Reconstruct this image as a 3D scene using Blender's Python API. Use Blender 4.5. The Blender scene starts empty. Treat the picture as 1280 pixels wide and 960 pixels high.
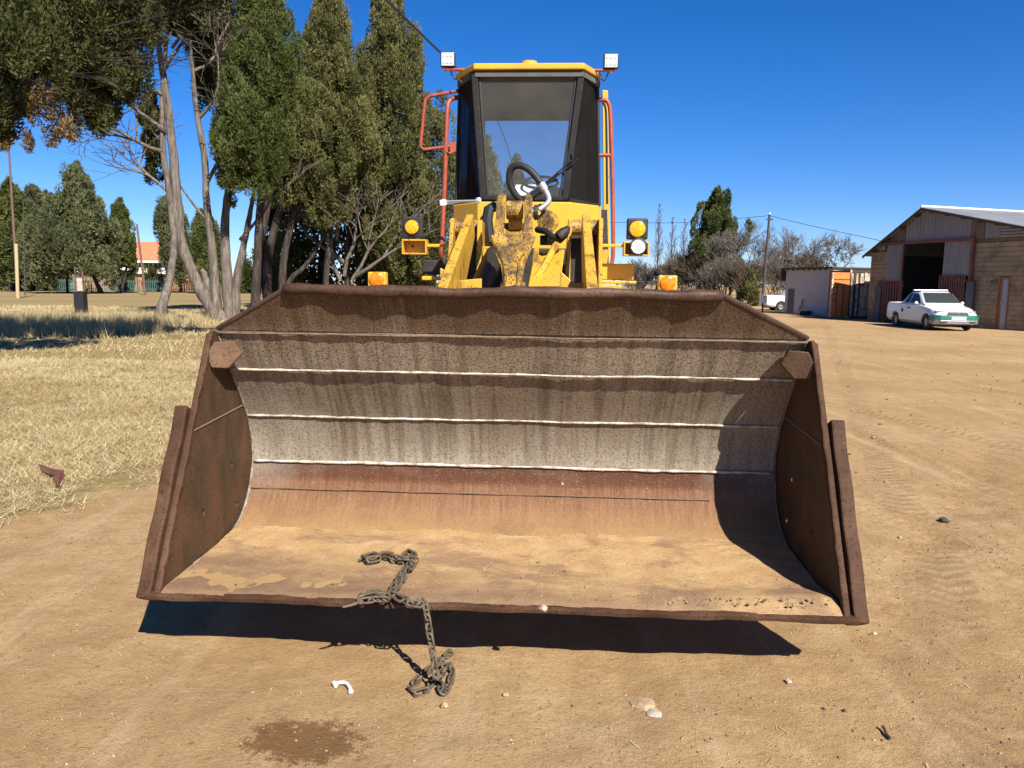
import bpy, bmesh, math, random
import numpy as np
from mathutils import Vector, Matrix

random.seed(7)
RNG = np.random.default_rng(7)
S = bpy.context.scene
COL = S.collection
R = math.radians

# ------------------------------------------------------------------ camera, light, exposure
CAM_H, PITCH, ROLL, FPX = 1.65, R(7.62), R(0.62), 943.0
cam_d = bpy.data.cameras.new('camera')
cam_d.sensor_width = 36.0
cam_d.lens = FPX / 1280 * 36.0
cam_d.clip_start, cam_d.clip_end = 0.05, 5000
cam = bpy.data.objects.new('camera', cam_d)
cam.location = (0, 0, CAM_H)
cam.rotation_euler = (Matrix.Rotation(math.pi / 2 - PITCH, 3, 'X') @ Matrix.Rotation(ROLL, 3, 'Z')).to_euler()
COL.objects.link(cam)
S.camera = cam

SUN = Vector((0.535, -1.03, 1.0)).normalized()
EL = math.asin(SUN.z)
AZ = math.atan2(SUN.x, SUN.y)
w = bpy.data.worlds.new('World'); S.world = w; w.use_nodes = True
wn = w.node_tree; wn.nodes.clear()
sky = wn.nodes.new('ShaderNodeTexSky'); sky.sky_type = 'NISHITA'; sky.sun_disc = False
sky.sun_elevation = EL; sky.sun_rotation = AZ
sky.altitude = 1600; sky.air_density = 1.0; sky.dust_density = 0.15; sky.ozone_density = 5.0
hs = wn.nodes.new('ShaderNodeHueSaturation'); hs.inputs['Saturation'].default_value = 1.30
bg = wn.nodes.new('ShaderNodeBackground'); bg.inputs['Strength'].default_value = 0.052
wo = wn.nodes.new('ShaderNodeOutputWorld')
wn.links.new(sky.outputs[0], hs.inputs['Color']); tn = wn.nodes.new('ShaderNodeMixRGB'); tn.blend_type = 'MULTIPLY'; tn.inputs[0].default_value = 1.0; tn.inputs[2].default_value = (1.06, 1.08, 1.36, 1)
wn.links.new(hs.outputs[0], tn.inputs[1]); wn.links.new(tn.outputs[0], bg.inputs[0]); wn.links.new(bg.outputs[0], wo.inputs[0])
sd = bpy.data.lights.new('sun', 'SUN'); sd.energy = 5.0; sd.angle = R(0.53); sd.color = (1.0, 0.95, 0.86)
so = bpy.data.objects.new('sun', sd); COL.objects.link(so)
so.rotation_euler = SUN.to_track_quat('Z', 'Y').to_euler(); so.location = (20, -30, 40)
S.view_settings.view_transform = 'Standard'; S.view_settings.look = 'None'
S.view_settings.exposure = 1.0; S.view_settings.gamma = 1.0
S.cycles.max_bounces = 8; S.cycles.transparent_max_bounces = 16

# ------------------------------------------------------------------ measuring: rays of the photograph's pixels (1280x960)
def ray(px, py):
    a, b = (px - 640) / FPX, (py - 480) / FPX
    u, v = math.cos(ROLL) * a + math.sin(ROLL) * b, math.cos(ROLL) * b - math.sin(ROLL) * a
    return np.array([u, math.cos(PITCH) - v * math.sin(PITCH), -(v * math.cos(PITCH) + math.sin(PITCH))])
CP = np.array([0, 0, CAM_H])
def P(px, py, Y):
    d = ray(px, py); return CP + d * (Y / d[1])
def hit(px, py, p0, n):
    d = ray(px, py); t = np.dot(np.asarray(p0) - CP, n) / np.dot(d, n); return CP + d * t
def G(px, py):
    return hit(px, py, (0, 0, 0), (0, 0, 1))

# ------------------------------------------------------------------ node helpers
class NT:
    def __init__(s, name):
        s.m = bpy.data.materials.new(name); s.m.use_nodes = True
        s.t = s.m.node_tree; s.t.nodes.clear()
        s.out = s.t.nodes.new('ShaderNodeOutputMaterial')
        s._obj = None
    def n(s, typ, ins=None, **kw):
        nd = s.t.nodes.new('ShaderNode' + typ)
        for k, v in kw.items(): setattr(nd, k, v)
        for k, v in (ins or {}).items(): s.put(nd.inputs[k], v)
        return nd
    def put(s, inp, v):
        if isinstance(v, bpy.types.NodeSocket): s.t.links.new(v, inp)
        else:
            if isinstance(v, (tuple, list)) and len(v) == 3 and inp.type == 'RGBA': v = (*v, 1)
            inp.default_value = v
    def coord(s, scale=(1, 1, 1), which='Object'):
        tc = s.n('TexCoord')
        mp = s.n('Mapping', {'Vector': tc.outputs[which], 'Scale': scale}); return mp.outputs[0]
    def noise(s, scale, detail=4, rough=0.55, vec=None, stretch=None, which='Object', dist=0):
        if vec is None: vec = s.coord(stretch or (1, 1, 1), which)
        return s.n('TexNoise', {'Vector': vec, 'Scale': scale, 'Detail': detail, 'Roughness': rough, 'Distortion': dist}).outputs['Fac']
    def ramp(s, fac, stops, interp='LINEAR'):
        nd = s.n('ValToRGB', {'Fac': fac}); cr = nd.color_ramp; cr.interpolation = interp
        while len(cr.elements) < len(stops): cr.elements.new(0.5)
        for e, (p, c) in zip(cr.elements, stops):
            e.position = p; e.color = (c, c, c, 1) if isinstance(c, (int, float)) else (*c, 1)
        return nd.outputs[0]
    def mix(s, fac, a, b, mode='MIX'):
        nd = s.n('MixRGB', {'Fac': fac, 'Color1': a, 'Color2': b}, blend_type=mode); return nd.outputs[0]
    def math(s, op, a, b=0.0, clamp=False):
        nd = s.t.nodes.new('ShaderNodeMath'); nd.operation = op; nd.use_clamp = clamp
        s.put(nd.inputs[0], a); s.put(nd.inputs[1], b); return nd.outputs[0]
    def bump(s, h, strength=0.3, dist=0.01):
        return s.n('Bump', {'Height': h, 'Strength': strength, 'Distance': dist}).outputs[0]
    KEEP = ('white_lens', 'white_cloth', 'weld_pale', 'wall_white', 'car_white', 'plate_white', 'roof_cap', 'bone_white', 'amber_lens', 'orange_lens', 'red_lens', 'clear_lens', 'lamp_glass', 'steel', 'zinc')
    def pbr(s, color, rough=0.7, metal=0.0, normal=None, spec=0.5, **extra):
        if s.m.name not in s.KEEP: color = s.mix(1.0, color, (.73, .73, .73), 'MULTIPLY')      # base colours measured at exposure 0.55, now 1.0
        b = s.n('BsdfPrincipled', {'Base Color': color, 'Roughness': rough, 'Metallic': metal, 'Specular IOR Level': spec})
        if normal is not None: s.put(b.inputs['Normal'], normal)
        for k, v in extra.items(): s.put(b.inputs[k], v)
        s.t.links.new(b.outputs[0], s.out.inputs[0]); return b
    def attr(s, name):
        return s.n('Attribute', attribute_name=name).outputs['Fac']

M = {}
def simple(name, c, rough=0.6, metal=0.0, var=0.15, scale=6, bumpy=0.0, spec=0.5, stretch=None, dirt=None, dirt_amt=0.5, dscale=9, world=False):
    t = NT(name); vec = t.n('NewGeometry').outputs['Position'] if world else None
    f = t.noise(scale, 5, 0.6, vec=vec, stretch=stretch)
    lo = tuple(x * (1 - var) for x in c); hi = tuple(min(1, x * (1 + var)) for x in c)
    col = t.ramp(f, [(0.3, lo), (0.7, hi)])
    if dirt:
        d = t.ramp(t.noise(dscale, 8, 0.7, vec=vec), [(1 - dirt_amt - 0.08, 0.0), (1 - dirt_amt + 0.08, 1.0)])
        col = t.mix(d, col, dirt)
    nm = t.bump(t.noise(scale * 6, 5, 0.6), bumpy, 0.01) if bumpy else None
    t.pbr(col, rough, metal, nm, spec); M[name] = t.m; return t.m

# yellow paint of the loader, worn
def yellow(name, base, chip_amt, grease=0.25, st_=(1, 1, 1)):
    t = NT(name)
    col = t.ramp(t.noise(3, 4), [(0.3, tuple(x * 0.86 for x in base)), (0.7, base)])
    dust = t.ramp(t.noise(5, 7, 0.7, stretch=(1, 1, 0.35)), [(0.5, 0.0), (0.75, 0.55)])
    col = t.mix(dust, col, (0.42, 0.31, 0.16))
    gr = t.ramp(t.noise(7, 8, 0.72, stretch=(1.3, .7, 0.5)), [(0.62 - grease * 0.25, 0.0), (0.74 - grease * 0.2, 0.9)])
    col = t.mix(gr, col, (0.11, 0.07, 0.035))
    ch = t.ramp(t.noise(52 if st_[1] == 1 else 92, 4, 0.62, stretch=st_), [(0.69 - chip_amt * 0.14, 0.0), (0.71 - chip_amt * 0.14, 1.0)])
    col = t.mix(ch, col, (0.045, 0.035, 0.028))
    t.pbr(col, 0.42, 0, t.bump(t.noise(30, 5), 0.12, 0.006), 0.4)
    M[name] = t.m
yellow('yellow_paint', (0.83, 0.47, 0.035), 0.12, 0.0)
yellow('yellow_worn', (0.80, 0.44, 0.04), 0.55, 0.38)
yellow('yellow_cast', (0.68, 0.38, 0.05), 1.0, 0.80, (1, .4, .7))
simple('rail_red', (0.42, 0.075, 0.032), 0.5, var=0.25, scale=18, dirt=(0.25, 0.09, 0.05), dirt_amt=0.42, dscale=20)
simple('black_rubber', (0.018, 0.018, 0.018), 0.6, var=0.3)
simple('black_paint', (0.022, 0.021, 0.021), 0.45, var=0.3)
simple('frame_grey', (0.022, 0.021, 0.019), 0.6, var=0.3, scale=14, dirt=(0.10, 0.085, 0.06), dirt_amt=0.36, spec=0.2)
simple('steel', (0.55, 0.54, 0.52), 0.32, 0.9, var=0.2)
simple('zinc', (0.5, 0.5, 0.48), 0.4, 0.6, var=0.2)
simple('grease_and_shade', (0.03, 0.023, 0.017), 0.5, var=0.5, scale=14, bumpy=0.4)  # grease on real parts; also the dark colour that stands in for shade
simple('cab_trim', (0.05, 0.05, 0.048), 0.8, var=0.2)
simple('headliner', (0.12, 0.115, 0.105), 0.9, var=0.2)
simple('white_lens', (0.48, 0.48, 0.46), 0.25, var=0.08, scale=60)
simple('clear_lens', (0.62, 0.64, 0.66), 0.12, 0.35, var=0.25, scale=50, bumpy=0.3)
simple('white_cloth', (0.78, 0.77, 0.74), 0.8)
def lens(name, c):
    t = NT(name)
    f = t.noise(46, 2)
    col = t.ramp(f, [(0.35, tuple(x * 0.62 for x in c)), (0.65, c)])
    t.pbr(col, 0.18, 0, t.bump(f, 0.5, 0.004)); M[name] = t.m
lens('amber_lens', (0.95, 0.40, 0.015)); lens('orange_lens', (0.95, 0.22, 0.012)); lens('red_lens', (0.6, 0.02, 0.02))

def glass(name, tint, gl, dust):
    t = NT(name)
    tr = t.n('BsdfTransparent', {'Color': tint})
    g = t.n('BsdfGlossy', {'Color': (0.9, 0.9, 0.9), 'Roughness': 0.03})
    fr = t.n('LayerWeight', {'Blend': 0.25}).outputs['Fresnel']
    m1 = t.n('MixShader', {0: t.math('MULTIPLY', t.math('MULTIPLY', fr, gl), t.math('SUBTRACT', 1.0, t.n('NewGeometry').outputs['Backfacing']))})
    t.t.links.new(tr.outputs[0], m1.inputs[1]); t.t.links.new(g.outputs[0], m1.inputs[2])
    df = t.n('BsdfDiffuse', {'Color': (0.5, 0.45, 0.37)})
    dm = t.ramp(t.noise(4, 6, 0.65), [(0.3, dust * 0.75), (0.8, dust * 1.25)])
    m2 = t.n('MixShader', {0: dm})
    t.t.links.new(m1.outputs[0], m2.inputs[1]); t.t.links.new(df.outputs[0], m2.inputs[2])
    t.t.links.new(m2.outputs[0], t.out.inputs[0]); M[name] = t.m
glass('windscreen_glass', (0.88, 0.90, 0.90), 0.7, 0.05)
glass('tinted_glass', (0.46, 0.46, 0.48), 0.5, 0.02)
glass('car_glass', (0.22, 0.25, 0.25), 0.9, 0.02)

# rust of the bucket, bands by height on the shell; streaks run down the plate
def bucket_mat():
    t = NT('bucket_rust')
    tc = t.n('TexCoord').outputs['Object']
    xyz = t.n('SeparateXYZ', {0: tc}).outputs
    wob = t.noise(2.2, 4, 0.6, stretch=(1, 1, 0.6))
    zz = t.math('ADD', xyz[2], t.math('MULTIPLY', t.math('SUBTRACT', wob, 0.5), 0.06))
    fac = t.math('DIVIDE', t.math('SUBTRACT', zz, 0.30), 1.4)
    def p(z): return (z - 0.30) / 1.4
    band = t.ramp(fac, [(p(.33), (.42, .27, .125)), (p(.40), (.27, .155, .072)), (p(.47), (.185, .09, .045)), (p(.555), (.145, .058, .029)),
        (p(.585), (.088, .030, .014)), (p(.648), (.085, .031, .015)), (p(.668), (.34, .295, .225)), (p(.82), (.285, .238, .175)), (p(.95), (.265, .212, .15)),
        (p(1.16), (.31, .25, .18)), (p(1.24), (.42, .34, .25)), (p(1.38), (.34, .255, .18)), (p(1.44), (.20, .13, .078)), (p(1.62), (.10, .056, .032))])
    lr = t.ramp(t.noise(0.9, 5, 0.6, stretch=(1, .5, .4)), [(0.44, 0.0), (0.64, 0.8)])
    band = t.mix(t.math('MULTIPLY', lr, t.ramp(fac, [(p(.60), 0.0), (p(.66), .55), (p(1.0), .8), (p(1.6), 1.0)])), band, (.135, .083, .05))
    dl = t.ramp(t.noise(1.3, 4, 0.6, stretch=(1, .4, 1.5)), [(0.52, 0.0), (0.66, 0.6)])
    band = t.mix(t.math('MULTIPLY', dl, t.ramp(fac, [(p(.5), 0.0), (p(.56), 1.0), (p(.65), 1.0), (p(.70), 0.0)])), band, (.26, .20, .145))
    # drip streaks
    up = t.ramp(fac, [(p(.62), 0.0), (p(.70), 0.75), (p(1.05), 1.0), (p(1.4), 0.7)])
    st = t.ramp(t.noise(1.0, 5, 0.65, stretch=(24, .6, 1.3)), [(0.47, 0.0), (0.60, 1.0)])
    col = t.mix(t.math('MULTIPLY', t.math('MULTIPLY', st, up), 0.55), band, (.082, .055, .034))
    st2 = t.ramp(t.noise(1.0, 4, 0.6, stretch=(15, .5, 1.0)), [(0.55, 0.0), (0.70, 1.0)])
    col = t.mix(t.math('MULTIPLY', t.math('MULTIPLY', st2, up), 0.45), col, (.42, .37, .30))
    ax = t.math('ABSOLUTE', xyz[0]); pc = t.ramp(t.math('ADD', ax, t.math('MULTIPLY', t.math('SUBTRACT', t.noise(3.0, 5, .65), .5), .7)), [(.98, 0.0), (1.0, 0.0)])
    pcf = t.math('MULTIPLY', t.n('MapRange', {'Value': t.math('ADD', ax, t.math('MULTIPLY', t.math('SUBTRACT', t.noise(3.0, 5, .65), .5), .8)), 'From Min': 1.0, 'From Max': 1.5}).outputs[0], t.ramp(fac, [(p(.45), 0.0), (p(.62), .45), (p(1.0), .7), (p(1.25), 0.0)]))
    col = t.mix(pcf, col, (.46, .41, .34))
    vs_ = t.ramp(t.noise(1.0, 5, 0.7, stretch=(60, 4, 4)), [(0.38, 0.0), (0.62, 1.0)])
    col = t.mix(t.math('MULTIPLY', vs_, t.ramp(fac, [(p(.36), 0.0), (p(.42), .45), (p(.555), .4), (p(.57), 0.12), (p(.66), 0.0)])), col, (.33, .19, .10))
    # blotchy rust stains
    bl = t.ramp(t.noise(4.0, 6, 0.7, dist=0.6), [(0.54, 0.0), (0.70, 0.45)])
    col = t.mix(bl, col, (.17, .09, .052))
    # pitting speckle
    sp = t.ramp(t.noise(115, 3, 0.6), [(0.525, 0.0), (0.585, 1.0)])
    spa = t.ramp(fac, [(p(.40), 0.14), (p(.6), 0.35), (p(.7), 0.5), (p(1.0), 0.5), (p(1.3), 0.72)])
    col = t.mix(t.math('MULTIPLY', sp, spa), col, (.048, .03, .02))
    fr = t.ramp(t.noise(1.0, 6, 0.75, stretch=(150, 20, 40)), [(0.36, 0.0), (0.64, 1.0)])
    col = t.mix(t.math('MULTIPLY', fr, 0.40), col, t.mix(1.0, col, (1.55, 1.55, 1.5), 'MULTIPLY'))
    sl = t.ramp(t.noise(120, 3, 0.6), [(0.60, 0.0), (0.68, 0.5)])
    col = t.mix(sl, col, (.40, .30, .20))
    chip = t.ramp(t.noise(9, 2, 0.5), [(0.775, 0.0), (0.785, 0.9)])
    col = t.mix(chip, col, (.60, .48, .34))
    h = t.noise(60, 6, 0.7)
    t.pbr(col, 0.72, 0, t.bump(h, 0.45, 0.006), 0.14); M['bucket_rust'] = t.m
bucket_mat()
def floor_mat():
    t = NT('bucket_floor_dust')
    base = t.ramp(t.noise(6, 7, 0.65), [(0.35, (.50, .305, .14)), (0.65, (.64, .425, .21))])
    bare = t.ramp(t.noise(2.6, 8, 0.7, stretch=(1, 1.6, 1), dist=0.5), [(0.49, 0.0), (0.60, 0.8)])
    col = t.mix(bare, base, (.33, .20, .12))
    tcf = t.n('SeparateXYZ', {0: t.n('TexCoord').outputs['Object']}).outputs
    edge = t.n('MapRange', {'Value': t.math('ADD', t.math('ADD', tcf[1], t.math('MULTIPLY', t.math('ADD', tcf[0], 1.0), .16)), t.math('MULTIPLY', t.math('SUBTRACT', t.noise(5, 6, .7, stretch=(.6, 1.5, 1)), .5), .55)), 'From Min': .46, 'From Max': .14}).outputs[0]
    col = t.mix(t.math('MULTIPLY', edge, .8), col, (.25, .15, .095))
    sp = t.ramp(t.noise(90, 4, 0.7), [(0.57, 0.0), (0.64, 0.7)])
    col = t.mix(sp, col, (.19, .115, .06))
    t.pbr(col, 0.92, 0, t.bump(t.noise(38, 8, 0.8), 0.65, 0.015), 0.15); M['bucket_floor_dust'] = t.m
floor_mat()
def rust(name, a, b, c, pale, streak=(1, 1, 1), rough=0.68):
    t = NT(name)
    col = t.ramp(t.noise(4, 7, 0.65, stretch=streak, dist=0.3), [(0.32, a), (0.5, b), (0.68, c)])
    sp = t.ramp(t.noise(75, 4, 0.65), [(0.55, 0.0), (0.63, 0.6)])
    col = t.mix(sp, col, tuple(x * 0.35 for x in a))
    pl = t.ramp(t.noise(16, 6, 0.7), [(0.66, 0.0), (0.72, 0.8)])
    col = t.mix(pl, col, pale)
    t.pbr(col, rough, 0, t.bump(t.noise(50, 6, 0.7), 0.4, 0.006), 0.14); M[name] = t.m
rust('side_rust', (.062, .047, .027), (.105, .060, .034), (.15, .072, .042), (.28, .18, .10), (1.6, 1.6, .8), 0.5)
rust('edge_rust', (.056, .026, .014), (.092, .045, .025), (.145, .078, .042), (.42, .30, .19))
rust('lip_rust', (.058, .031, .021), (.090, .049, .033), (.14, .08, .054), (.24, .16, .12), rough=0.42)
rust('chain_steel', (.085, .065, .045), (.16, .125, .088), (.26, .205, .14), (.36, .28, .18), rough=0.5)
rust('gusset_rust', (.11, .062, .036), (.16, .092, .055), (.22, .13, .078), (.40, .30, .22))
simple('weld_pale', (.58, .52, .43), 0.85, var=0.22, scale=40, bumpy=0.7, dirt=(.30, .22, .15), dirt_amt=0.47, dscale=14)
simple('weld_dusty', (.40, .33, .25), .9, var=.3, scale=30, bumpy=.7, dirt=(.20, .13, .085), dirt_amt=.5, dscale=12)
simple('weld_brown', (.24, .165, .11), 0.75, var=0.3, scale=40, bumpy=0.7)

# ground
def ground_mat():
    t = NT('ground_dirt')
    tc = t.n('TexCoord').outputs['Object']
    n1 = t.noise(0.55, 6, 0.6, vec=tc); n2 = t.noise(5, 8, 0.7, vec=tc); n3 = t.noise(60, 5, 0.7, vec=tc)
    d = t.ramp(n1, [(0.3, (.47, .295, .135)), (0.5, (.555, .362, .178)), (0.7, (.63, .435, .23))])
    d = t.mix(t.ramp(n2, [(0.36, 0.55), (0.54, 0.0)]), d, (.40, .24, .115))
    d = t.mix(t.ramp(n2, [(0.56, 0.0), (0.72, 0.5)]), d, (.72, .52, .29))
    d = t.mix(t.ramp(n3, [(0.56, 0.0), (0.66, 0.75)]), d, (.25, .15, .08))
    d = t.mix(t.ramp(t.noise(190, 3, 0.7, vec=tc), [(0.54, 0.0), (0.66, 0.6)]), d, (.24, .145, .075))
    d = t.mix(t.ramp(t.noise(24, 6, 0.75, vec=tc), [(0.57, 0.0), (0.66, 0.5)]), d, (.34, .21, .11))
    d = t.mix(t.ramp(t.noise(42, 4, 0.6, vec=tc), [(0.68, 0.0), (0.73, 0.6)]), d, (.66, .53, .37))
    tk = t.n('Mapping', {'Vector': tc, 'Rotation': (0, 0, R(-28)), 'Scale': (2.6, .16, 1)}).outputs[0]
    d = t.mix(t.ramp(t.noise(1.0, 7, 0.7, vec=tk), [(0.50, 0.0), (0.66, 0.45)]), d, (.40, .245, .12))
    tk2 = t.n('Mapping', {'Vector': tc, 'Rotation': (0, 0, R(22)), 'Scale': (3.5, .22, 1)}).outputs[0]
    d = t.mix(t.ramp(t.noise(1.0, 7, 0.7, vec=tk2), [(0.54, 0.0), (0.70, 0.4)]), d, (.74, .54, .33))
    tread_h = None
    for (pa, pb, wd) in (((1040, 505), (1275, 560), .17), ((1045, 455), (1275, 492), .19), ((1130, 640), (1240, 900), .16)):
        A, B = G(*pa), G(*pb); ang = math.atan2(B[1] - A[1], B[0] - A[0])
        mp = t.n('Mapping', {'Vector': t.n('VectorMath', {0: tc, 1: tuple(-A)}, operation='ADD').outputs[0], 'Rotation': (0, 0, -ang)}).outputs[0]
        q3 = t.n('SeparateXYZ', {0: mp}).outputs
        yy = t.math('ADD', q3[1], t.math('MULTIPLY', t.math('SUBTRACT', t.noise(.35, 2, .5, vec=tc), .5), .5))
        ay = t.math('ABSOLUTE', yy)
        mk = t.n('MapRange', {'Value': ay, 'From Min': wd, 'From Max': wd * .75}).outputs[0]
        wv = t.math('SINE', t.math('ADD', t.math('MULTIPLY', q3[0], 52.0), t.math('MULTIPLY', ay, 34.0)))
        tr_ = t.math('MULTIPLY', t.math('MULTIPLY', mk, t.ramp(t.noise(1.1, 5, .7, vec=tc), [(.36, 0.0), (.52, 1.0)])), t.math('ADD', t.math('MULTIPLY', wv, .5), .5))
        tread_h = tr_ if tread_h is None else t.math('ADD', tread_h, tr_)
    d = t.mix(t.math('MULTIPLY', tread_h, .42), d, (.31, .19, .10))
    d = t.mix(t.attr('scuff'), d, (.33, .205, .10))
    d = t.mix(t.math('MULTIPLY', t.ramp(t.math('ADD', t.attr('wet'), t.math('MULTIPLY', t.math('SUBTRACT', t.noise(17, 9, 0.85, vec=tc), 0.5), 2.6)), [(0.44, 0.0), (0.56, 1.0)]), 0.85), d, (.20, .10, .04))
    gs = t.ramp(t.noise(7, 8, 0.75, vec=tc), [(0.3, (.16, .11, .045)), (0.5, (.36, .265, .115)), (0.7, (.58, .46, .23))])
    gs = t.mix(t.ramp(t.noise(0.35, 5, 0.6, vec=tc), [(0.45, 0.0), (0.65, 0.5)]), gs, (.42, .30, .15))
    gs = t.mix(t.ramp(t.noise(90, 4, 0.7, vec=tc), [(0.5, 0.0), (0.62, 0.6)]), gs, (.25, .17, .075))
    gf = t.ramp(t.math('ADD', t.attr('grass'), t.math('MULTIPLY', t.math('SUBTRACT', t.noise(3.5, 8, 0.75, vec=tc), 0.5), 0.9)), [(0.58, 0.0), (0.74, 1.0)])
    col = t.mix(gf, d, gs)
    h = t.math('ADD', t.math('MULTIPLY', t.noise(16, 8, 0.72, vec=tc), 1.0), t.math('MULTIPLY', t.noise(130, 4, 0.75, vec=tc), 0.5))
    h = t.math('ADD', h, t.math('MULTIPLY', tread_h, -.32))
    t.pbr(col, 0.95, 0, t.bump(h, 0.7, 0.03), 0.04); M['ground_dirt'] = t.m
ground_mat()
def tinted(name, dark, light, rough=0.8, trans=0.0):
    t = NT(name)
    col = t.ramp(t.attr('tint'), [(0.0, dark), (1.0, light)])
    b = t.pbr(col, rough, 0, None, 0.05)
    if trans:
        tl = t.n('BsdfTranslucent', {'Color': col}); mx = t.n('MixShader', {0: trans})
        t.t.links.new(b.outputs[0], mx.inputs[1]); t.t.links.new(tl.outputs[0], mx.inputs[2]); t.t.links.new(mx.outputs[0], t.out.inputs[0])
    M[name] = t.m
tinted('straw', (.38, .275, .115), (.83, .69, .41), 0.75, 0.15)
tinted('leaf_green', (.055, .075, .020), (.175, .19, .062), 0.7, 0.12)
tinted('leaf_olive', (.065, .074, .024), (.235, .222, .085), 0.7, 0.12)
tinted('leaf_blue', (.07, .08, .036), (.195, .205, .095), 0.7, 0.12)
tinted('leaf_dark', (.036, .046, .014), (.135, .135, .048), 0.7, 0.10)
tinted('leaf_brown', (.17, .105, .038), (.33, .215, .085), 0.8, 0.12)
tinted('pebble', (.17, .11, .065), (.52, .38, .23), 0.9)
def bark(name, a, b, c):
    t = NT(name)
    f = t.noise(2.2, 8, 0.7, stretch=(4, 4, .55), dist=0.4)
    col = t.ramp(f, [(0.32, a), (0.5, b), (0.68, c)])
    rd = t.ramp(t.noise(1.6, 5, 0.7, stretch=(2, 2, .7)), [(0.56, 0.0), (0.70, 0.6)])
    col = t.mix(rd, col, (.28, .17, .12))
    t.pbr(col, 0.9, 0, t.bump(t.noise(3.0, 8, 0.75, stretch=(5, 5, .6)), 0.9, 0.06), 0.2); M[name] = t.m
bark('bark_grey', (.06, .048, .037), (.19, .155, .125), (.34, .295, .245))
bark('bark_dark', (.02, .016, .013), (.06, .047, .037), (.13, .105, .083))
bark('twig_grey', (.11, .095, .08), (.18, .155, .13), (.27, .24, .205))
bark('twig_brown', (.095, .064, .045), (.155, .11, .075), (.23, .17, .12))
# ------------------------------------------------------------------ mesh helpers
class MB:
    def __init__(s): s.v = []; s.f = []
    def add(s, vs, fs):
        o = len(s.v); s.v += [tuple(map(float, p)) for p in vs]; s.f += [tuple(i + o for i in f) for f in fs]; return s
    def hexa(s, p):           # 8 points: bottom ring 0-3, top ring 4-7
        return s.add(p, [(3, 2, 1, 0), (4, 5, 6, 7), (0, 1, 5, 4), (1, 2, 6, 5), (2, 3, 7, 6), (3, 0, 4, 7)])
    def box(s, x0, x1, y0, y1, z0, z1):
        return s.hexa([(x0, y0, z0), (x1, y0, z0), (x1, y1, z0), (x0, y1, z0), (x0, y0, z1), (x1, y0, z1), (x1, y1, z1), (x0, y1, z1)])
    def prism(s, poly, d):    # 3-D polygon pushed along d
        poly = [np.asarray(p, float) for p in poly]; d = np.asarray(d, float); n = len(poly)
        return s.add(poly + [p + d for p in poly], [tuple(range(n - 1, -1, -1)), tuple(range(n, 2 * n))] + [(i, (i + 1) % n, n + (i + 1) % n, n + i) for i in range(n)])
    def tube(s, pts, r, n=8, cap=True):
        pts = [np.asarray(p, float) for p in pts]; m = len(pts)
        rs = r if isinstance(r, (list, tuple, np.ndarray)) else [r] * m
        up = None; vs = []
        for i, p in enumerate(pts):
            t = pts[min(i + 1, m - 1)] - pts[max(i - 1, 0)]; t = t / (np.linalg.norm(t) + 1e-9)
            if up is None:
                a = np.array([0, 0, 1.0]) if abs(t[2]) < 0.9 else np.array([1.0, 0, 0]); up = np.cross(t, a)
            up = up - t * np.dot(up, t); up /= np.linalg.norm(up) + 1e-9; q = np.cross(t, up)
            for k in range(n):
                a = 2 * math.pi * k / n; vs.append(p + (up * math.cos(a) + q * math.sin(a)) * rs[i])
        fs = [(i * n + k, i * n + (k + 1) % n, (i + 1) * n + (k + 1) % n, (i + 1) * n + k) for i in range(m - 1) for k in range(n)]
        if cap: fs += [tuple(range(n - 1, -1, -1)), tuple(range((m - 1) * n, m * n))]
        return s.add(vs, fs)
    def cyl(s, a, b, r, n=16, r2=None):
        return s.tube([a, b], [r, r if r2 is None else r2], n)
    def disc_lathe(s, c, axis, prof, n=20):   # profile of (radius, distance along axis)
        c = np.asarray(c, float); ax = np.asarray(axis, float); ax /= np.linalg.norm(ax)
        a = np.array([0, 0, 1.0]) if abs(ax[2]) < 0.9 else np.array([1.0, 0, 0]); u = np.cross(ax, a); u /= np.linalg.norm(u); q = np.cross(ax, u)
        vs = []; m = len(prof)
        for r, h in prof:
            for k in range(n):
                t = 2 * math.pi * k / n; vs.append(c + ax * h + (u * math.cos(t) + q * math.sin(t)) * r)
        fs = [(i * n + k, i * n + (k + 1) % n, (i + 1) * n + (k + 1) % n, (i + 1) * n + k) for i in range(m - 1) for k in range(n)]
        fs += [tuple(range(n - 1, -1, -1)), tuple(range((m - 1) * n, m * n))]
        return s.add(vs, fs)

def props(o, label=None, cat=None, group=None, kind=None):
    for k, v in (('label', label), ('category', cat), ('group', group), ('kind', kind)):
        if v: o[k] = v
    return o
def origin_of(o):
    x = Vector((0, 0, 0))
    while o is not None: x += o.location; o = o.parent
    return x
def obj(name, mb, mat, parent=None, local=False, bevel=0.0, smooth=False, at=None, **pr):
    """one mesh object; points are world points unless local (then they are in the parent's own frame)"""
    off = np.zeros(3)
    if not local and parent is not None: off = np.array(origin_of(parent))
    if at is not None: off = off + np.asarray(at, float)
    me = bpy.data.meshes.new(name)
    me.from_pydata([tuple(np.asarray(p) - off) for p in mb.v] if (np.any(off)) else mb.v, [], mb.f)
    bm = bmesh.new(); bm.from_mesh(me); bmesh.ops.recalc_face_normals(bm, faces=bm.faces); bm.to_mesh(me); bm.free()
    me.materials.append(M[mat] if isinstance(mat, str) else mat)
    if smooth:
        me.polygons.foreach_set('use_smooth', [True] * len(me.polygons))
        if smooth != 'all': me.set_sharp_from_angle(angle=R(38))
    o = bpy.data.objects.new(name, me); COL.objects.link(o)
    if parent is not None: o.parent = parent
    if at is not None: o.location = at
    if bevel:
        b = o.modifiers.new('bevel', 'BEVEL'); b.width = bevel; b.segments = 2; b.limit_method = 'ANGLE'; b.angle_limit = R(40)
    return props(o, **pr)
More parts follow.
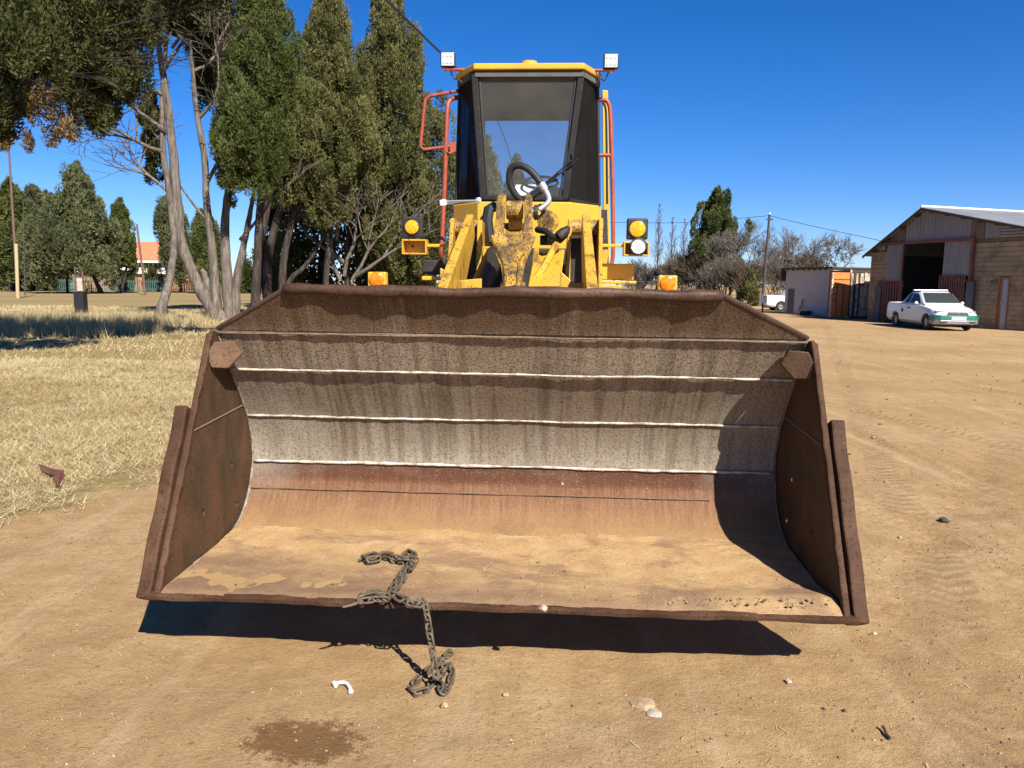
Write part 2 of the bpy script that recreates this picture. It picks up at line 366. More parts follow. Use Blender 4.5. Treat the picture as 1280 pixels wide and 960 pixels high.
def empty(name, loc, rz=0.0, **pr):
    o = bpy.data.objects.new(name, None); COL.objects.link(o); o.location = tuple(map(float, loc)); o.rotation_euler = (0, 0, rz)
    o.empty_display_size = 0.2
    return props(o, **pr)
def mesh_np(name, V, F, mat, parent=None, tint=None, loc=None, smooth=False, **pr):
    V = np.asarray(V, np.float32); F = np.asarray(F, np.int32); k = F.shape[1]
    if loc is not None: V = V - np.asarray(loc, np.float32)
    me = bpy.data.meshes.new(name)
    me.vertices.add(len(V)); me.vertices.foreach_set('co', V.ravel())
    me.loops.add(F.size); me.loops.foreach_set('vertex_index', F.ravel())
    me.polygons.add(len(F)); me.polygons.foreach_set('loop_start', np.arange(0, F.size, k, dtype=np.int32))
    if smooth: me.polygons.foreach_set('use_smooth', np.ones(len(F), bool))
    me.update(calc_edges=True)
    if tint is not None:
        for an, av in (tint.items() if isinstance(tint, dict) else (('tint', tint),)):
            a = me.attributes.new(an, 'FLOAT', 'POINT'); a.data.foreach_set('value', np.asarray(av, np.float32))
    me.materials.append(M[mat] if isinstance(mat, str) else mat)
    o = bpy.data.objects.new(name, me); COL.objects.link(o)
    if parent is not None: o.parent = parent
    elif loc is not None: o.location = tuple(map(float, loc))
    return props(o, **pr)
def boolean_cut(o, cutters):
    dg = bpy.context.evaluated_depsgraph_get
    for c in cutters:
        m = o.modifiers.new('cut', 'BOOLEAN'); m.operation = 'DIFFERENCE'; m.solver = 'EXACT'; m.object = c
    bpy.context.view_layer.update()
    ev = o.evaluated_get(dg()); me = bpy.data.meshes.new_from_object(ev)
    old = o.data; o.modifiers.clear(); o.data = me; bpy.data.meshes.remove(old)
    for c in cutters:
        d = c.data; bpy.data.objects.remove(c); bpy.data.meshes.remove(d)

def vnoise(x, y, seed=0):
    x = np.asarray(x, float); y = np.asarray(y, float)
    xi = np.floor(x).astype(np.int64); yi = np.floor(y).astype(np.int64); fx = x - xi; fy = y - yi
    fx = fx * fx * (3 - 2 * fx); fy = fy * fy * (3 - 2 * fy)
    def h(a, b):
        n = (a * 374761393 + b * 668265263 + seed * 974711) & 0xffffffff
        n = ((n ^ (n >> 13)) * 1274126177) & 0xffffffff; n = n ^ (n >> 16); return (n & 0xffff) / 65535.0
    return (h(xi, yi) * (1 - fx) + h(xi + 1, yi) * fx) * (1 - fy) + (h(xi, yi + 1) * (1 - fx) + h(xi + 1, yi + 1) * fx) * fy
def fbm(x, y, o=4, seed=0):
    s = 0; a = 1; tot = 0
    for i in range(o): s = s + a * vnoise(x * 2 ** i + 17.3 * i, y * 2 ** i - 9.1 * i, seed + i); tot += a; a *= 0.5
    return s / tot

# ------------------------------------------------------------------ ground
def grass_edge(y):   # the dry grass lies left of this x
    return np.interp(y, [-40, 0, 3.4, 4.4, 6.1, 7.5, 10, 60, 64, 400], [-4.2, -4.2, -3.5, -3.1, -2.75, -2.5, -2.3, -2.3, 40, 60])
def grass_mask(x, y):
    e = grass_edge(y) + (fbm(x * 0.9 + 3, y * 0.9, 4, 5) - 0.5) * 1.6
    return np.clip((e - x) / 0.9 + 0.5, 0, 1)
def relief(x, y):
    near = np.clip(1.3 - np.hypot(x, y - 4) / 28, 0, 1)
    h = (fbm(x * 0.5, y * 0.5, 3, 1) - 0.5) * 0.05 + (fbm(x * 2.6, y * 2.6, 4, 2) - 0.5) * 0.035 + (fbm(x * 11, y * 11, 3, 3) - 0.5) * 0.012
    h = h + 0.10 * (fbm(x * 0.16, y * 0.16, 2, 9) - 0.5) * np.clip((np.hypot(x, y) - 9) / 8, 0, 1)
    # faint tyre prints at the right
    for (a, b, c, wdt) in ((1.0, -0.62, 0.0, 0.16), (1.0, -0.62, -0.9, 0.16), (1.0, 0.25, -4.3, 0.14), (1.0, 0.25, -5.7, 0.14)):
        dd = (a * x + b * y + c + 0.35 * np.sin(y * 0.5)) / math.hypot(a, b)
        t = np.exp(-(dd / wdt) ** 2) * (x > 1.6)
        h = h - t * 0.016 + t * 0.011 * np.sin((y + np.abs(dd) * 0.8) * 2 * math.pi / 0.11)
    return h * near
def axis(fine0, fine1, step, lo, hi, g=1.09):
    a = list(np.arange(fine0, fine1, step)); d = step; x = a[-1]
    while x < hi: d *= g; x += d; a.append(x)
    d = step; x = a[0]; b = []
    while x > lo: d *= g; x -= d; b.append(x)
    return np.array(b[::-1] + a)
gx = axis(-4.6, 4.2, 0.04, -1500, 1500); gy = axis(1.5, 6.2, 0.04, -60, 2500)
GX, GY = np.meshgrid(gx, gy)
GZ = relief(GX, GY)
nx, ny = len(gx), len(gy)
ii = np.arange(nx * ny).reshape(ny, nx)
GF = np.stack([ii[:-1, :-1], ii[:-1, 1:], ii[1:, 1:], ii[1:, :-1]], -1).reshape(-1, 4)
wc = G(378, 922); wet = np.clip(1.15 - np.hypot((GX - wc[0] + 0.25 * (GY - wc[1])) / 0.30, (GY - wc[1]) / 0.21), 0, 1)
wet = np.where(wet > 0, wet * 1.0, -1.0)
scuff = np.clip((fbm(GX * 0.35 + 0.5 * GY * 0.2, GY * 0.9, 4, 21) - 0.56) * 4, 0, 0.5) * np.clip((GY - 8) / 10, 0, 1) * (GX > 0)
mesh_np('ground', np.stack([GX, GY, GZ], -1).reshape(-1, 3), GF, 'ground_dirt', smooth=True,
        tint={'grass': grass_mask(GX, GY).ravel(), 'wet': wet.ravel(), 'scuff': scuff.ravel()}, kind='structure')
def gz(x, y): return float(relief(np.array([x]), np.array([y]))[0])

def blades(n_try, xr, yr, lmin, lmax, wid, flat, name, label_kind='stuff', dens=None, tint_lo=0.0, tint_hi=1.0, mat='straw'):
    x = RNG.uniform(*xr, n_try)
    y = np.sqrt(RNG.uniform(yr[0] ** 2, yr[1] ** 2, n_try)) if dens is None else RNG.uniform(*yr, n_try)
    if dens is None: x = x / xr[0] * -1; x = -(RNG.uniform(0, 1, n_try)) * (-xr[0]) * (y / yr[1]) + 0.0
    m = grass_mask(x, y)
    keep = RNG.uniform(0, 1, n_try) < np.clip((m - 0.35) * 1.6 + .05 * (m > .02), 0, 1) * np.clip(2.0 * fbm(x * 2.2, y * 2.2, 4, 31) - .38, .06, 1)
    keep &= (x / y > -0.80)
    x, y = x[keep], y[keep]; n = len(x)
    L = RNG.uniform(lmin, lmax, n) * (0.6 + 0.8 * fbm(x * 1.5, y * 1.5, 2, 41)); a = RNG.uniform(0, 2 * math.pi, n)
    el = np.radians(RNG.normal(flat, 16, n).clip(2, 88))
    d = np.stack([np.cos(a) * np.cos(el), np.sin(a) * np.cos(el), np.sin(el)], -1)
    b = RNG.uniform(0, 2 * math.pi, n); sdir = np.stack([np.cos(b), np.sin(b), 0 * b], -1)
    z0 = relief(x, y) + RNG.uniform(-0.005, 0.03, n)
    p = np.stack([x, y, z0], -1); wv = sdir * (wid * np.maximum(1, y / 9))[:, None]
    tip = p + d * L[:, None]
    V = np.stack([p - wv, p + wv, tip], 1).reshape(-1, 3)
    t = np.repeat(np.clip(RNG.normal(0.5 * (tint_lo + tint_hi), 0.27, n) + (fbm(x * 0.8, y * 0.8, 3, 61) - 0.5) * 0.7, 0, 1), 3)
    return mesh_np(name, V, np.arange(3 * n).reshape(-1, 3), mat, tint=t, kind='stuff')
o = blades(430000, (-12.5, 0), (3.6, 15), 0.045, 0.13, 0.0026, 20, 'dry_grass')
props(o, 'short dry straw coloured grass matted over the field left of the bucket', 'grass')
o = blades(120000, (-36, 0), (14, 45), 0.05, 0.15, 0.004, 35, 'dry_grass')
props(o, 'dry yellow grass farther off around the tree trunks', 'grass')

# long tufts in the shade by the bin
def tufts():
    n = 420
    cx = RNG.uniform(-22, -11, n); cy = RNG.uniform(21, 30.5, n)
    k = (cx / cy > -0.74) & (cx / cy < -0.40); cx, cy = cx[k], cy[k]; m = 46
    x = np.repeat(cx, m) + RNG.normal(0, 0.17, len(cx) * m); y = np.repeat(cy, m) + RNG.normal(0, 0.17, len(cx) * m); n = len(x)
    a = RNG.uniform(0, 2 * math.pi, n); el = np.radians(RNG.normal(64, 14, n).clip(20, 88)); L = RNG.uniform(0.18, 0.62, n)
    d = np.stack([np.cos(a) * np.cos(el), np.sin(a) * np.cos(el), np.sin(el)], -1)
    p = np.stack([x, y, relief(x, y)], -1); b = RNG.uniform(0, 2 * math.pi, n); wv = np.stack([np.cos(b), np.sin(b), 0 * b], -1) * 0.009
    V = np.stack([p - wv, p + wv, p + d * L[:, None]], 1).reshape(-1, 3)
    o = mesh_np('long_grass', V, np.arange(3 * n).reshape(-1, 3), 'straw', tint=np.repeat(RNG.uniform(0, 0.9, n), 3), kind='stuff')
    props(o, 'long dead grass stalks in the tree shade at the left', 'grass')
tufts()

# loose grit on the dirt, and straw bits
def grit(n, xr, yr, smin, smax, name, label):
    x = RNG.uniform(*xr, n); y = RNG.uniform(*yr, n)
    k = grass_mask(x, y) < 0.6; k &= ~((np.abs(x + 0.06) < 1.4) & (y > 2.9) & (y < 8)); x, y = x[k], y[k]; n = len(x)
    s = smin + (smax - smin) * RNG.power(0.22, n)
    base = np.array([(1, 0, 0), (-1, 0, 0), (0, 1, 0), (0, -1, 0), (0, 0, 1), (0, 0, -1)], float)
    fac = np.array([(0, 2, 4), (2, 1, 4), (1, 3, 4), (3, 0, 4), (2, 0, 5), (1, 2, 5), (3, 1, 5), (0, 3, 5)])
    jit = RNG.uniform(0.55, 1.35, (n, 6, 1)); ang = RNG.uniform(0, 6.28, n)
    B = base[None] * jit * np.array([1, 1, 0.6]); c, sn = np.cos(ang)[:, None], np.sin(ang)[:, None]
    X = B[..., 0] * c - B[..., 1] * sn; Yv = B[..., 0] * sn + B[..., 1] * c
    V = np.stack([X, Yv, B[..., 2]], -1) * s[:, None, None] + np.stack([x, y, relief(x, y) + s * 0.15], -1)[:, None, :]
    F = (fac[None] + (np.arange(n) * 6)[:, None, None]).reshape(-1, 3)
    o = mesh_np(name, V.reshape(-1, 3), F, 'pebble', tint=np.repeat(RNG.uniform(0, 1, n), 6), kind='stuff'); props(o, label, 'grit')
grit(42000, (-4.6, 6.0), (2.0, 8.0), 0.0012, 0.009, 'gravel', 'fine loose grit scattered over the tan dirt round the bucket')
grit(5000, (2, 22), (6, 30), 0.004, 0.03, 'gravel', 'loose grit on the dirt yard towards the shed')
def straw_bits():
    n = 900
    x = RNG.uniform(-4.2, 5.0, n); y = RNG.uniform(2.0, 7.5, n)
    k = ~((np.abs(x + 0.06) < 1.45) & (y > 2.85)); x, y = x[k], y[k]; n = len(x)
    a = RNG.uniform(0, 3.14, n); L = RNG.uniform(0.012, 0.06, n) * RNG.uniform(0.5, 1.3, n); d = np.stack([np.cos(a), np.sin(a), RNG.uniform(-.1, .15, n)], -1) * L[:, None]
    p = np.stack([x, y, relief(x, y) + 0.004], -1); wv = np.stack([-np.sin(a), np.cos(a), 0 * a], -1) * 0.0016
    V = np.stack([p - wv, p + wv, p + d + wv, p + d - wv], 1).reshape(-1, 3)
    o = mesh_np('straw_litter', V, np.arange(4 * n).reshape(-1, 4), 'straw', tint=np.repeat(RNG.uniform(0, .8, n), 4), kind='stuff'); props(o, 'bits of dry straw blown over the dirt', 'litter')
straw_bits()

# ------------------------------------------------------------------ the wheel loader
YAW = R(-3.0)
L0 = np.array([-0.066, 2.985, 0.0])
loader = empty('wheel_loader', L0, YAW, label='yellow wheel loader facing the camera with a wide rusty bucket', cat='wheel loader')
cy_, sy_ = math.cos(YAW), math.sin(YAW)
def to_local(p): d = np.asarray(p) - L0; return np.array([cy_ * d[0] + sy_ * d[1], -sy_ * d[0] + cy_ * d[1], d[2]])
def Q(px, py, ly):         # pixel to a point of the loader's own frame at depth ly behind the lip
    n = np.array([-sy_, cy_, 0]); return to_local(hit(px, py, L0 + n * ly, n))
def lo(name, mb, mat, parent=loader, **k): return obj(name, mb, mat, parent, local=True, **k)

# bucket
HW = 1.425
PROF = [(0.02, .335), (0.30, .337), (0.60, .342), (0.72, .352), (0.82, .385), (0.90, .44), (0.965, .52), (1.005, .61), (1.022, .655), (1.018, .78), (0.965, .925), (0.87, 1.065), (0.765, 1.20), (0.70, 1.30), (0.635, 1.40)]
def shell(prof, hw, th, nxs):
    pr = np.array(prof); n = len(pr); tang = np.gradient(pr, axis=0); nrm = np.stack([tang[:, 1], -tang[:, 0]], -1); nrm /= np.linalg.norm(nrm, axis=1)[:, None]
    outp = pr + nrm * th; xs = np.linspace(-hw, hw, nxs); mb = MB(); vs = []
    for x in xs:
        for k in range(n):
            d = (vnoise(x * 2.2 + 50, pr[k, 1] * 5 + pr[k, 0] * 3, 77) - 0.5) * 0.010
            vs.append((x, pr[k, 0] + nrm[k, 0] * d, pr[k, 1] + nrm[k, 1] * d))
    for x in xs:
        for k in range(n): vs.append((x, outp[k, 0], outp[k, 1]))
    A = lambda i, k: i * n + k; B = lambda i, k: nxs * n + i * n + k; fs = []
    for i in range(nxs - 1):
        for k in range(n - 1):
            fs += [(A(i, k), A(i, k + 1), A(i + 1, k + 1), A(i + 1, k)), (B(i, k), B(i + 1, k), B(i + 1, k + 1), B(i, k + 1))]
        fs += [(A(i, 0), A(i + 1, 0), B(i + 1, 0), B(i, 0)), (A(i, n - 1), B(i, n - 1), B(i + 1, n - 1), A(i + 1, n - 1))]
    for k in range(n - 1): fs += [(A(0, k), B(0, k), B(0, k + 1), A(0, k + 1)), (A(nxs - 1, k), A(nxs - 1, k + 1), B(nxs - 1, k + 1), B(nxs - 1, k))]
    mb.add(vs, fs); return mb
bucket = lo('bucket', shell(PROF, HW, 0.022, 60), 'bucket_rust', smooth=True)
bucket.rotation_euler = (0, R(0.12), 0)
# spill guard: trapezoid plate leaning on, with a rolled top edge
GA, GB = (0.632, 1.405), (0.485, 1.612)
def guard():
    mb = MB(); nxs = 50; vs = []; nz = 6
    for s_ in (0, 1):
        for j in range(nz):
            t = j / (nz - 1); hl = HW - 0.002 - (HW - 1.02) * t; hr_ = HW - 0.002 - (HW - .975) * t
            for i in range(nxs):
                x = -hl + (hl + hr_) * i / (nxs - 1)
                y = GA[0] + (GB[0] - GA[0]) * t + s_ * 0.022; z = GA[1] + (GB[1] - GA[1]) * t + (0.002 * math.sin(x * 5.0) + 0.002 * math.sin(x * 13)) * t + s_ * 0.012
                vs.append((x, y + (vnoise(x * 2.4, t * 2 + 9, 5) - 0.5) * 0.004 * (1 - s_) * t, z))
    A = lambda s_, j, i: s_ * nz * nxs + j * nxs + i; fs = []
    for j in range(nz - 1):
        for i in range(nxs - 1): fs += [(A(0, j, i), A(0, j, i + 1), A(0, j + 1, i + 1), A(0, j + 1, i)), (A(1, j, i), A(1, j + 1, i), A(1, j + 1, i + 1), A(1, j, i + 1))]
        fs += [(A(0, j, 0), A(0, j + 1, 0), A(1, j + 1, 0), A(1, j, 0)), (A(0, j, nxs - 1), A(1, j, nxs - 1), A(1, j + 1, nxs - 1), A(0, j + 1, nxs - 1))]
    for i in range(nxs - 1): fs += [(A(0, 0, i), A(1, 0, i), A(1, 0, i + 1), A(0, 0, i + 1)), (A(0, nz - 1, i), A(0, nz - 1, i + 1), A(1, nz - 1, i + 1), A(1, nz - 1, i))]
    return mb.add(vs, fs)
lo('spill_guard', guard(), 'bucket_rust', bucket, smooth=True)
mb = MB()
xs = np.linspace(-1.03, .985, 44)
mb.tube([(x, GB[0] + 0.012 + 0.003 * math.sin(x * 3), GB[1] - 0.006 + 0.003 * math.sin(x * 5) + 0.003 * math.sin(x * 13 + 1)) for x in xs], [0.027 + 0.003 * math.sin(x * 9) + .003 * math.sin(x * 31) for x in xs], 10)
lo('top_edge', mb, 'lip_rust', bucket, smooth='all')
for sx in (-1, 1):   # bars along the slanting ends of the guard
    mb = MB(); mb.tube([(sx * (HW - 0.005), GA[0] + 0.01, GA[1] + 0.004), ((-1.02 if sx < 0 else .975), GB[0] + 0.012, GB[1])], 0.013, 8); lo('guard_edge', mb, 'lip_rust', bucket, smooth=True)
# side plates with their bolt holes
def side_poly(sx):
    p = [(-0.005, .322), (0.60, .325)] + [(y + 0.02, z - 0.008) for y, z in PROF[3:]] + [(0.615, 1.402), (0.585, 1.392)]
    return [(sx * HW, y, z) for y, z in p]
for sx in (-1, 1):
    mb = MB(); mb.prism(side_poly(sx), (sx * 0.017, 0, 0))
    o = lo('side_plate', mb, 'side_rust', bucket)
    cs = []
    for (y, z) in ((0.76, .70), (0.43, .545), (0.80, .475)):
        c = MB(); c.cyl((sx * (HW - .1), y, z), (sx * (HW + .1), y, z), 0.0165, 12); cs.append(obj('cutter', c, 'steel'))
        cs[-1].parent = bucket
    boolean_cut(o, cs)
    mb = MB()                         # rounded front rim of the side plate
    n_ = 22
    for i in range(n_):
        rg2 = []
        for t in (i / n_, (i + 1) / n_):
            y = -0.012 + 0.590 * t; z = .325 + 1.070 * t; w_ = .004 * (vnoise(t * 14, sx * 3.0, 5) - .5) * 2; e_ = .004 * (vnoise(t * 30, sx * 7.0, 8) - .5) * 2
            rg2 += [(sx * (HW - .005 + e_), y + w_, z), (sx * (HW + .025), y + w_ * .6, z), (sx * (HW + .025), y + .030, z - .012), (sx * (HW - .005 + e_), y + .030, z - .012)]
        fs = [(0, 1, 5, 4), (1, 2, 6, 5), (2, 3, 7, 6), (3, 0, 4, 7)] + ([(3, 2, 1, 0)] if i == 0 else []) + ([(4, 5, 6, 7)] if i == n_ - 1 else [])
        mb.add(rg2, fs)
    o = lo('side_rim', mb, 'edge_rust', bucket); bm = bmesh.new(); bm.from_mesh(o.data); bmesh.ops.remove_doubles(bm, verts=bm.verts, dist=1e-4); bm.to_mesh(o.data); bm.free()
    b = o.modifiers.new('bevel', 'BEVEL'); b.width = 0.008; b.segments = 2; b.limit_method = 'ANGLE'; b.angle_limit = R(50)
    # bolted side cutter
    a0, a1 = np.array([-0.030, .312]), np.array([0.385, 1.07]); fw = np.array([0.88, -0.48])
    x0, x1 = sx * (HW + 0.034), sx * (HW + 0.096); mb = MB()
    def pt(x, a, d): return (x, a[0] + fw[0] * d, a[1] + fw[1] * d)
    m_ = 14
    for i in range(m_):
        t0, t1 = i / m_, (i + 1) / m_; A0 = a0 + (a1 - a0) * t0; A1 = a0 + (a1 - a0) * t1
        w0 = 0.006 * math.sin(t0 * 17); w1 = 0.006 * math.sin(t1 * 17)
        ring = lambda A, w_: [pt(x0, A, w_), pt(x1, A, w_ + 0.004), pt(x1, A, 0.13), pt(x0, A, 0.13)]
        v = ring(A0, w0) + ring(A1, w1); fs = [(0, 1, 5, 4), (1, 2, 6, 5), (2, 3, 7, 6), (3, 0, 4, 7)]
        if i == 0: fs.append((3, 2, 1, 0))
        if i == m_ - 1: fs.append((4, 5, 6, 7))
        mb.add(v, fs)
    o = lo('side_cutter', mb, 'edge_rust', bucket)
    bm = bmesh.new(); bm.from_mesh(o.data); bmesh.ops.remove_doubles(bm, verts=bm.verts, dist=1e-4); bm.to_mesh(o.data); bm.free()
    b = o.modifiers.new('bevel', 'BEVEL'); b.width = 0.009; b.segments = 2; b.limit_method = 'ANGLE'; b.angle_limit = R(50)
    # corner weld between side and back
    mb = MB(); pp = [(y - 0.006, z + 0.004) for y, z in PROF[1:]]
    mb.tube([(sx * (HW - 0.008), y, z) for y, z in pp], [0.003 + 0.006 * RNG.random() for _ in pp], 6); lo('corner_weld', mb, 'weld_dusty' if sx < 0 else 'weld_brown', bucket, smooth='all')
    # seam across the side plate
    mb = MB(); mb.tube([(sx * (HW - 0.001), 0.36 + 0.56 * t, 0.955 + 0.03 * t) for t in np.linspace(0, 1, 8)], 0.005, 6); lo('side_seam', mb, 'weld_brown', bucket)
    # folded gusset plate in the top corner
    mb = MB()
    X = lambda v: sx * v
    top = [(X(HW - .004), .575, 1.385), (X(1.27), .600, 1.385), (X(1.235), .66, 1.30), (X(1.285), .74, 1.235), (X(HW - .004), .60, 1.25)]
    gy_ = lambda x: .535 + (HW - x) * .75
    pts = [(X(x), gy_(x) , z) for x, z in ((HW + .004, 1.285), (HW - .022, 1.352), (1.328, 1.354), (1.298, 1.288), (1.352, 1.220), (HW - .012, 1.228))]
    mb.prism(pts, (0, 0.026, 0.0))
    gp = lo('gusset', mb, 'gusset_rust', bucket, bevel=0.006)
    mb = MB(); mb.prism([(X(HW - .022), gy_(HW - .022) + .027, 1.35), (X(1.328), gy_(1.328) + .027, 1.35), (X(1.328), .665, 1.34), (X(HW - .022), .665, 1.34)], (0, 0, -.02)); lo('gusset_top', mb, 'gusset_rust', bucket)
# cutting edge: worn, wavy
def cut_edge():
    mb = MB(); n = 90; vs = []
    for i in range(n):
        x = -1.475 + 2.95 * i / (n - 1); wv = 0.012 * (vnoise(x * 6, 1, 3) - .5) + 0.010 * (vnoise(x * 17, 2, 4) - .5); zt = 0.010 * (vnoise(x * 7, 5, 8) - .4)
        vs += [(x, -0.030 + wv, .307), (x, -0.032 + wv * 0.7, .322 + zt * .5), (x, -0.012 + 1.6 * wv, .330 + zt * .7), (x, 0.035, .331), (x, 0.16, .327), (x, 0.16, .307)]
    fs = [(i * 6 + k, i * 6 + (k + 1) % 6, (i + 1) * 6 + (k + 1) % 6, (i + 1) * 6 + k) for i in range(n - 1) for k in range(6)] + [tuple(range(5, -1, -1)), tuple(range((n - 1) * 6, n * 6))]
    return mb.add(vs, fs)
lo('cutting_edge', cut_edge(), 'edge_rust', bucket, smooth=True)
# weld lines across the back plate
for (y, z, r, mt) in ((1.017, .662, .0075, 'weld_pale'), (.961, .925, .006, 'weld_pale'), (.762, 1.197, .006, 'weld_pale'), (.637, 1.392, .005, 'weld_brown'), (.957, .525, .0025, 'weld_brown')):
    xs = np.linspace(-HW + .012, HW - .012, 110)
    if z < .6: xs = np.linspace(-HW + .012, HW - .35, 80)
    mb = MB(); mb.tube([(x, y - 0.004, z + 0.005 * (vnoise(x * 4, z * 9, 2) - .5) + 0.003 * (vnoise(x * 23, z, 6) - .5)) for x in xs], [r * (0.45 + 0.8 * vnoise(x * 26, z * 3, 11) + .35 * vnoise(x * 3, z * 5, 12)) for x in xs], 6)
    lo('weld_bead', mb, mt, bucket, smooth='all')
# dust lying on the bucket floor: one uneven sheet, and clods
def dust():
    xs = np.linspace(-HW + .01, HW - .01, 130); ys = np.linspace(-0.012, 0.86, 42); X, Y = np.meshgrid(xs, ys)
    Z = np.interp(Y, [p[0] for p in PROF[:9]], [p[1] for p in PROF[:9]]) + 0.006 + 0.012 * (fbm(X * 5, Y * 5, 4, 51) - .35) + 0.006 * (fbm(X * 30, Y * 30, 2, 52) - .5)
    Z = Z + 0.035 * np.clip(1 - np.hypot((X - 1.25) / .55, (Y - .09) / .14), 0, 1) * np.clip((Y + .01) / .08, 0, 1) + 0.010 * np.clip(1 - np.abs(Y - .62) / .2, 0, 1) - .012 * np.clip(1 - (Y + .012) / .03, 0, 1)
    Z = Z - 0.03 * np.clip(1 - np.hypot((X + 1.05) / .5, (Y - .12) / .2), 0, 1) * fbm(X * 9, Y * 9, 2, 59) - 0.02 * np.clip((Y - .72) / .12, 0, 1)
    n, m = X.shape; ii = np.arange(n * m).reshape(n, m); F = np.stack([ii[:-1, :-1], ii[:-1, 1:], ii[1:, 1:], ii[1:, :-1]], -1).reshape(-1, 4)
    return mesh_np('dust_layer', np.stack([X, Y, Z], -1).reshape(-1, 3), F, 'bucket_floor_dust', bucket, smooth=True, kind='stuff')
dust()
def clods(n=1100):
    x = np.concatenate([RNG.uniform(-1.3, 1.38, n), RNG.normal(1.12, .24, n // 2)]); y = np.concatenate([RNG.uniform(0.03, .75, n), RNG.normal(.07, .05, n // 2)])
    k = (np.abs(x) < 1.40) & (y > 0.0) & (y < .8) & ((x > 0.1) | (RNG.random(len(x)) < .3)); x, y = x[k], y[k]; n = len(x); s = 0.0015 + 0.008 * RNG.power(.15, n)
    base = np.array([(1, 0, 0), (-1, 0, 0), (0, 1, 0), (0, -1, 0), (0, 0, 1), (0, 0, -1)], float); fac = np.array([(0, 2, 4), (2, 1, 4), (1, 3, 4), (3, 0, 4), (2, 0, 5), (1, 2, 5), (3, 1, 5), (0, 3, 5)])
    B = base[None] * RNG.uniform(.6, 1.3, (n, 6, 1)); z = np.interp(y, [p[0] for p in PROF[:9]], [p[1] for p in PROF[:9]]) + .009 + 0.03 * np.clip(1 - np.hypot((x - 1.25) / .55, (y - .06) / .14), 0, 1)
    V = B * s[:, None, None] + np.stack([x, y, z], -1)[:, None]; F = (fac[None] + (np.arange(n) * 6)[:, None, None]).reshape(-1, 3)
    mesh_np('dirt_clods', V.reshape(-1, 3), F, 'pebble', bucket, tint=np.repeat(RNG.uniform(0, .9, n), 6), kind='stuff')
clods()

# ---- lift arms, lever, towers
def slab(pts_front, width_vec): return MB().prism(pts_front, width_vec)
def path_plate(centre, half_h, x0, x1):
    """plate seen edge-on: centre line (y,z), half height, from x0 to x1"""
    c = np.array(centre, float); t = np.gradient(c, axis=0); nrm = np.stack([-t[:, 1], t[:, 0]], -1); nrm /= np.linalg.norm(nrm, axis=1)[:, None]
    h = np.array(half_h)[:, None]; A = c + nrm * h; B = c - nrm * h
    poly = list(A) + list(B[::-1]); return MB().prism([(x0, y, z) for y, z in poly], (x1 - x0, 0, 0))
# the arms run from the towers down to the bucket's back
def arm(px_top, px_bot, wt, wb, name='lift_arm'):
    T = Q(px_top, 274, 2.75); B = Q(px_bot, 358, 1.35); mb = MB()
    E = B + (B - T) * 0.75; E[0] = B[0] + (B[0] - T[0]) * 0.2; E[1] = 1.10; E[2] = 0.85
    T2 = T + (T - B) * 0.10
    def ring(p, w_, dep): return [(p[0] - w_, p[1], p[2]), (p[0] + w_, p[1], p[2]), (p[0] + w_, p[1] + dep * .6, p[2] - dep * .8), (p[0] - w_, p[1] + dep * .6, p[2] - dep * .8)]
    for a, b, wa, wb_, da, db in ((T2, B, wt, wb, .20, .46), (B, E, wb, wb, .46, .42)):
        mb.hexa(ring(b, wb_, db) + ring(a, wa, da))
    return lo(name, mb, 'yellow_worn', bevel=0.008)
arm(585, 553, .028, .030); arm(733, 740, .030, .034)
# tower plates
def tower(pxt, pxb, yt, wpx):
    a = Q(pxt, yt, 3.05); b = Q(pxb, 357, 3.05); hw = wpx / 2 * 6 / FPX; mb = MB()
    mb.hexa([(b[0] - hw, 2.95, 1.0), (b[0] + hw, 2.95, 1.0), (b[0] + hw, 3.75, 1.0), (b[0] - hw, 3.75, 1.0), (a[0] - hw, 3.02, a[2]), (a[0] + hw, 3.02, a[2]), (a[0] + hw, 3.30, a[2]), (a[0] - hw, 3.30, a[2])])
    return lo('tower_plate', mb, 'yellow_worn', bevel=0.006)
tower(566, 556, 273, 5); tower(600, 598, 276, 6); tower(713, 704, 274, 5); tower(751, 750, 273, 5)
for (a, b) in ((566, 600), (713, 751)):      # pivot pins between the tower plates
    mb = MB(); p0 = Q(a, 284, 3.15); p1 = Q(b, 284, 3.15); mb.cyl((p0[0] - .02, 3.15, p0[2]), (p1[0] + .02, 3.15, p0[2]), .06, 14); lo('pivot_pin', mb, 'yellow_cast', smooth=True)
for (a, b) in ((567, 599), (714, 750)):  # added dark plates standing in for the shaded recess inside each tower
    p0 = Q(a, 292, 3.28); p1 = Q(b, 292, 3.28); mb = MB(); mb.box(p0[0], p1[0], 3.31, 3.36, 1.0, p0[2]); lo('tower_shade_plate', mb, 'grease_and_shade')
for (a, b, yb) in ((550, 602, 348), (700, 735, 352)):      # cross gussets low in the towers
    p0 = Q(a, yb, 2.0); p1 = Q(b, yb, 2.0); mb = MB(); mb.prism([(p0[0], 2.0, p0[2] - .25), (p1[0], 2.0, p1[2] - .25), (p1[0], 2.0, p1[2]), ((p0[0] + p1[0]) / 2, 2.0, p0[2] - .01), (p0[0], 2.0, p0[2] + .07)], (0, .03, 0)); lo('tower_gusset', mb, 'yellow_worn', bevel=0.005)
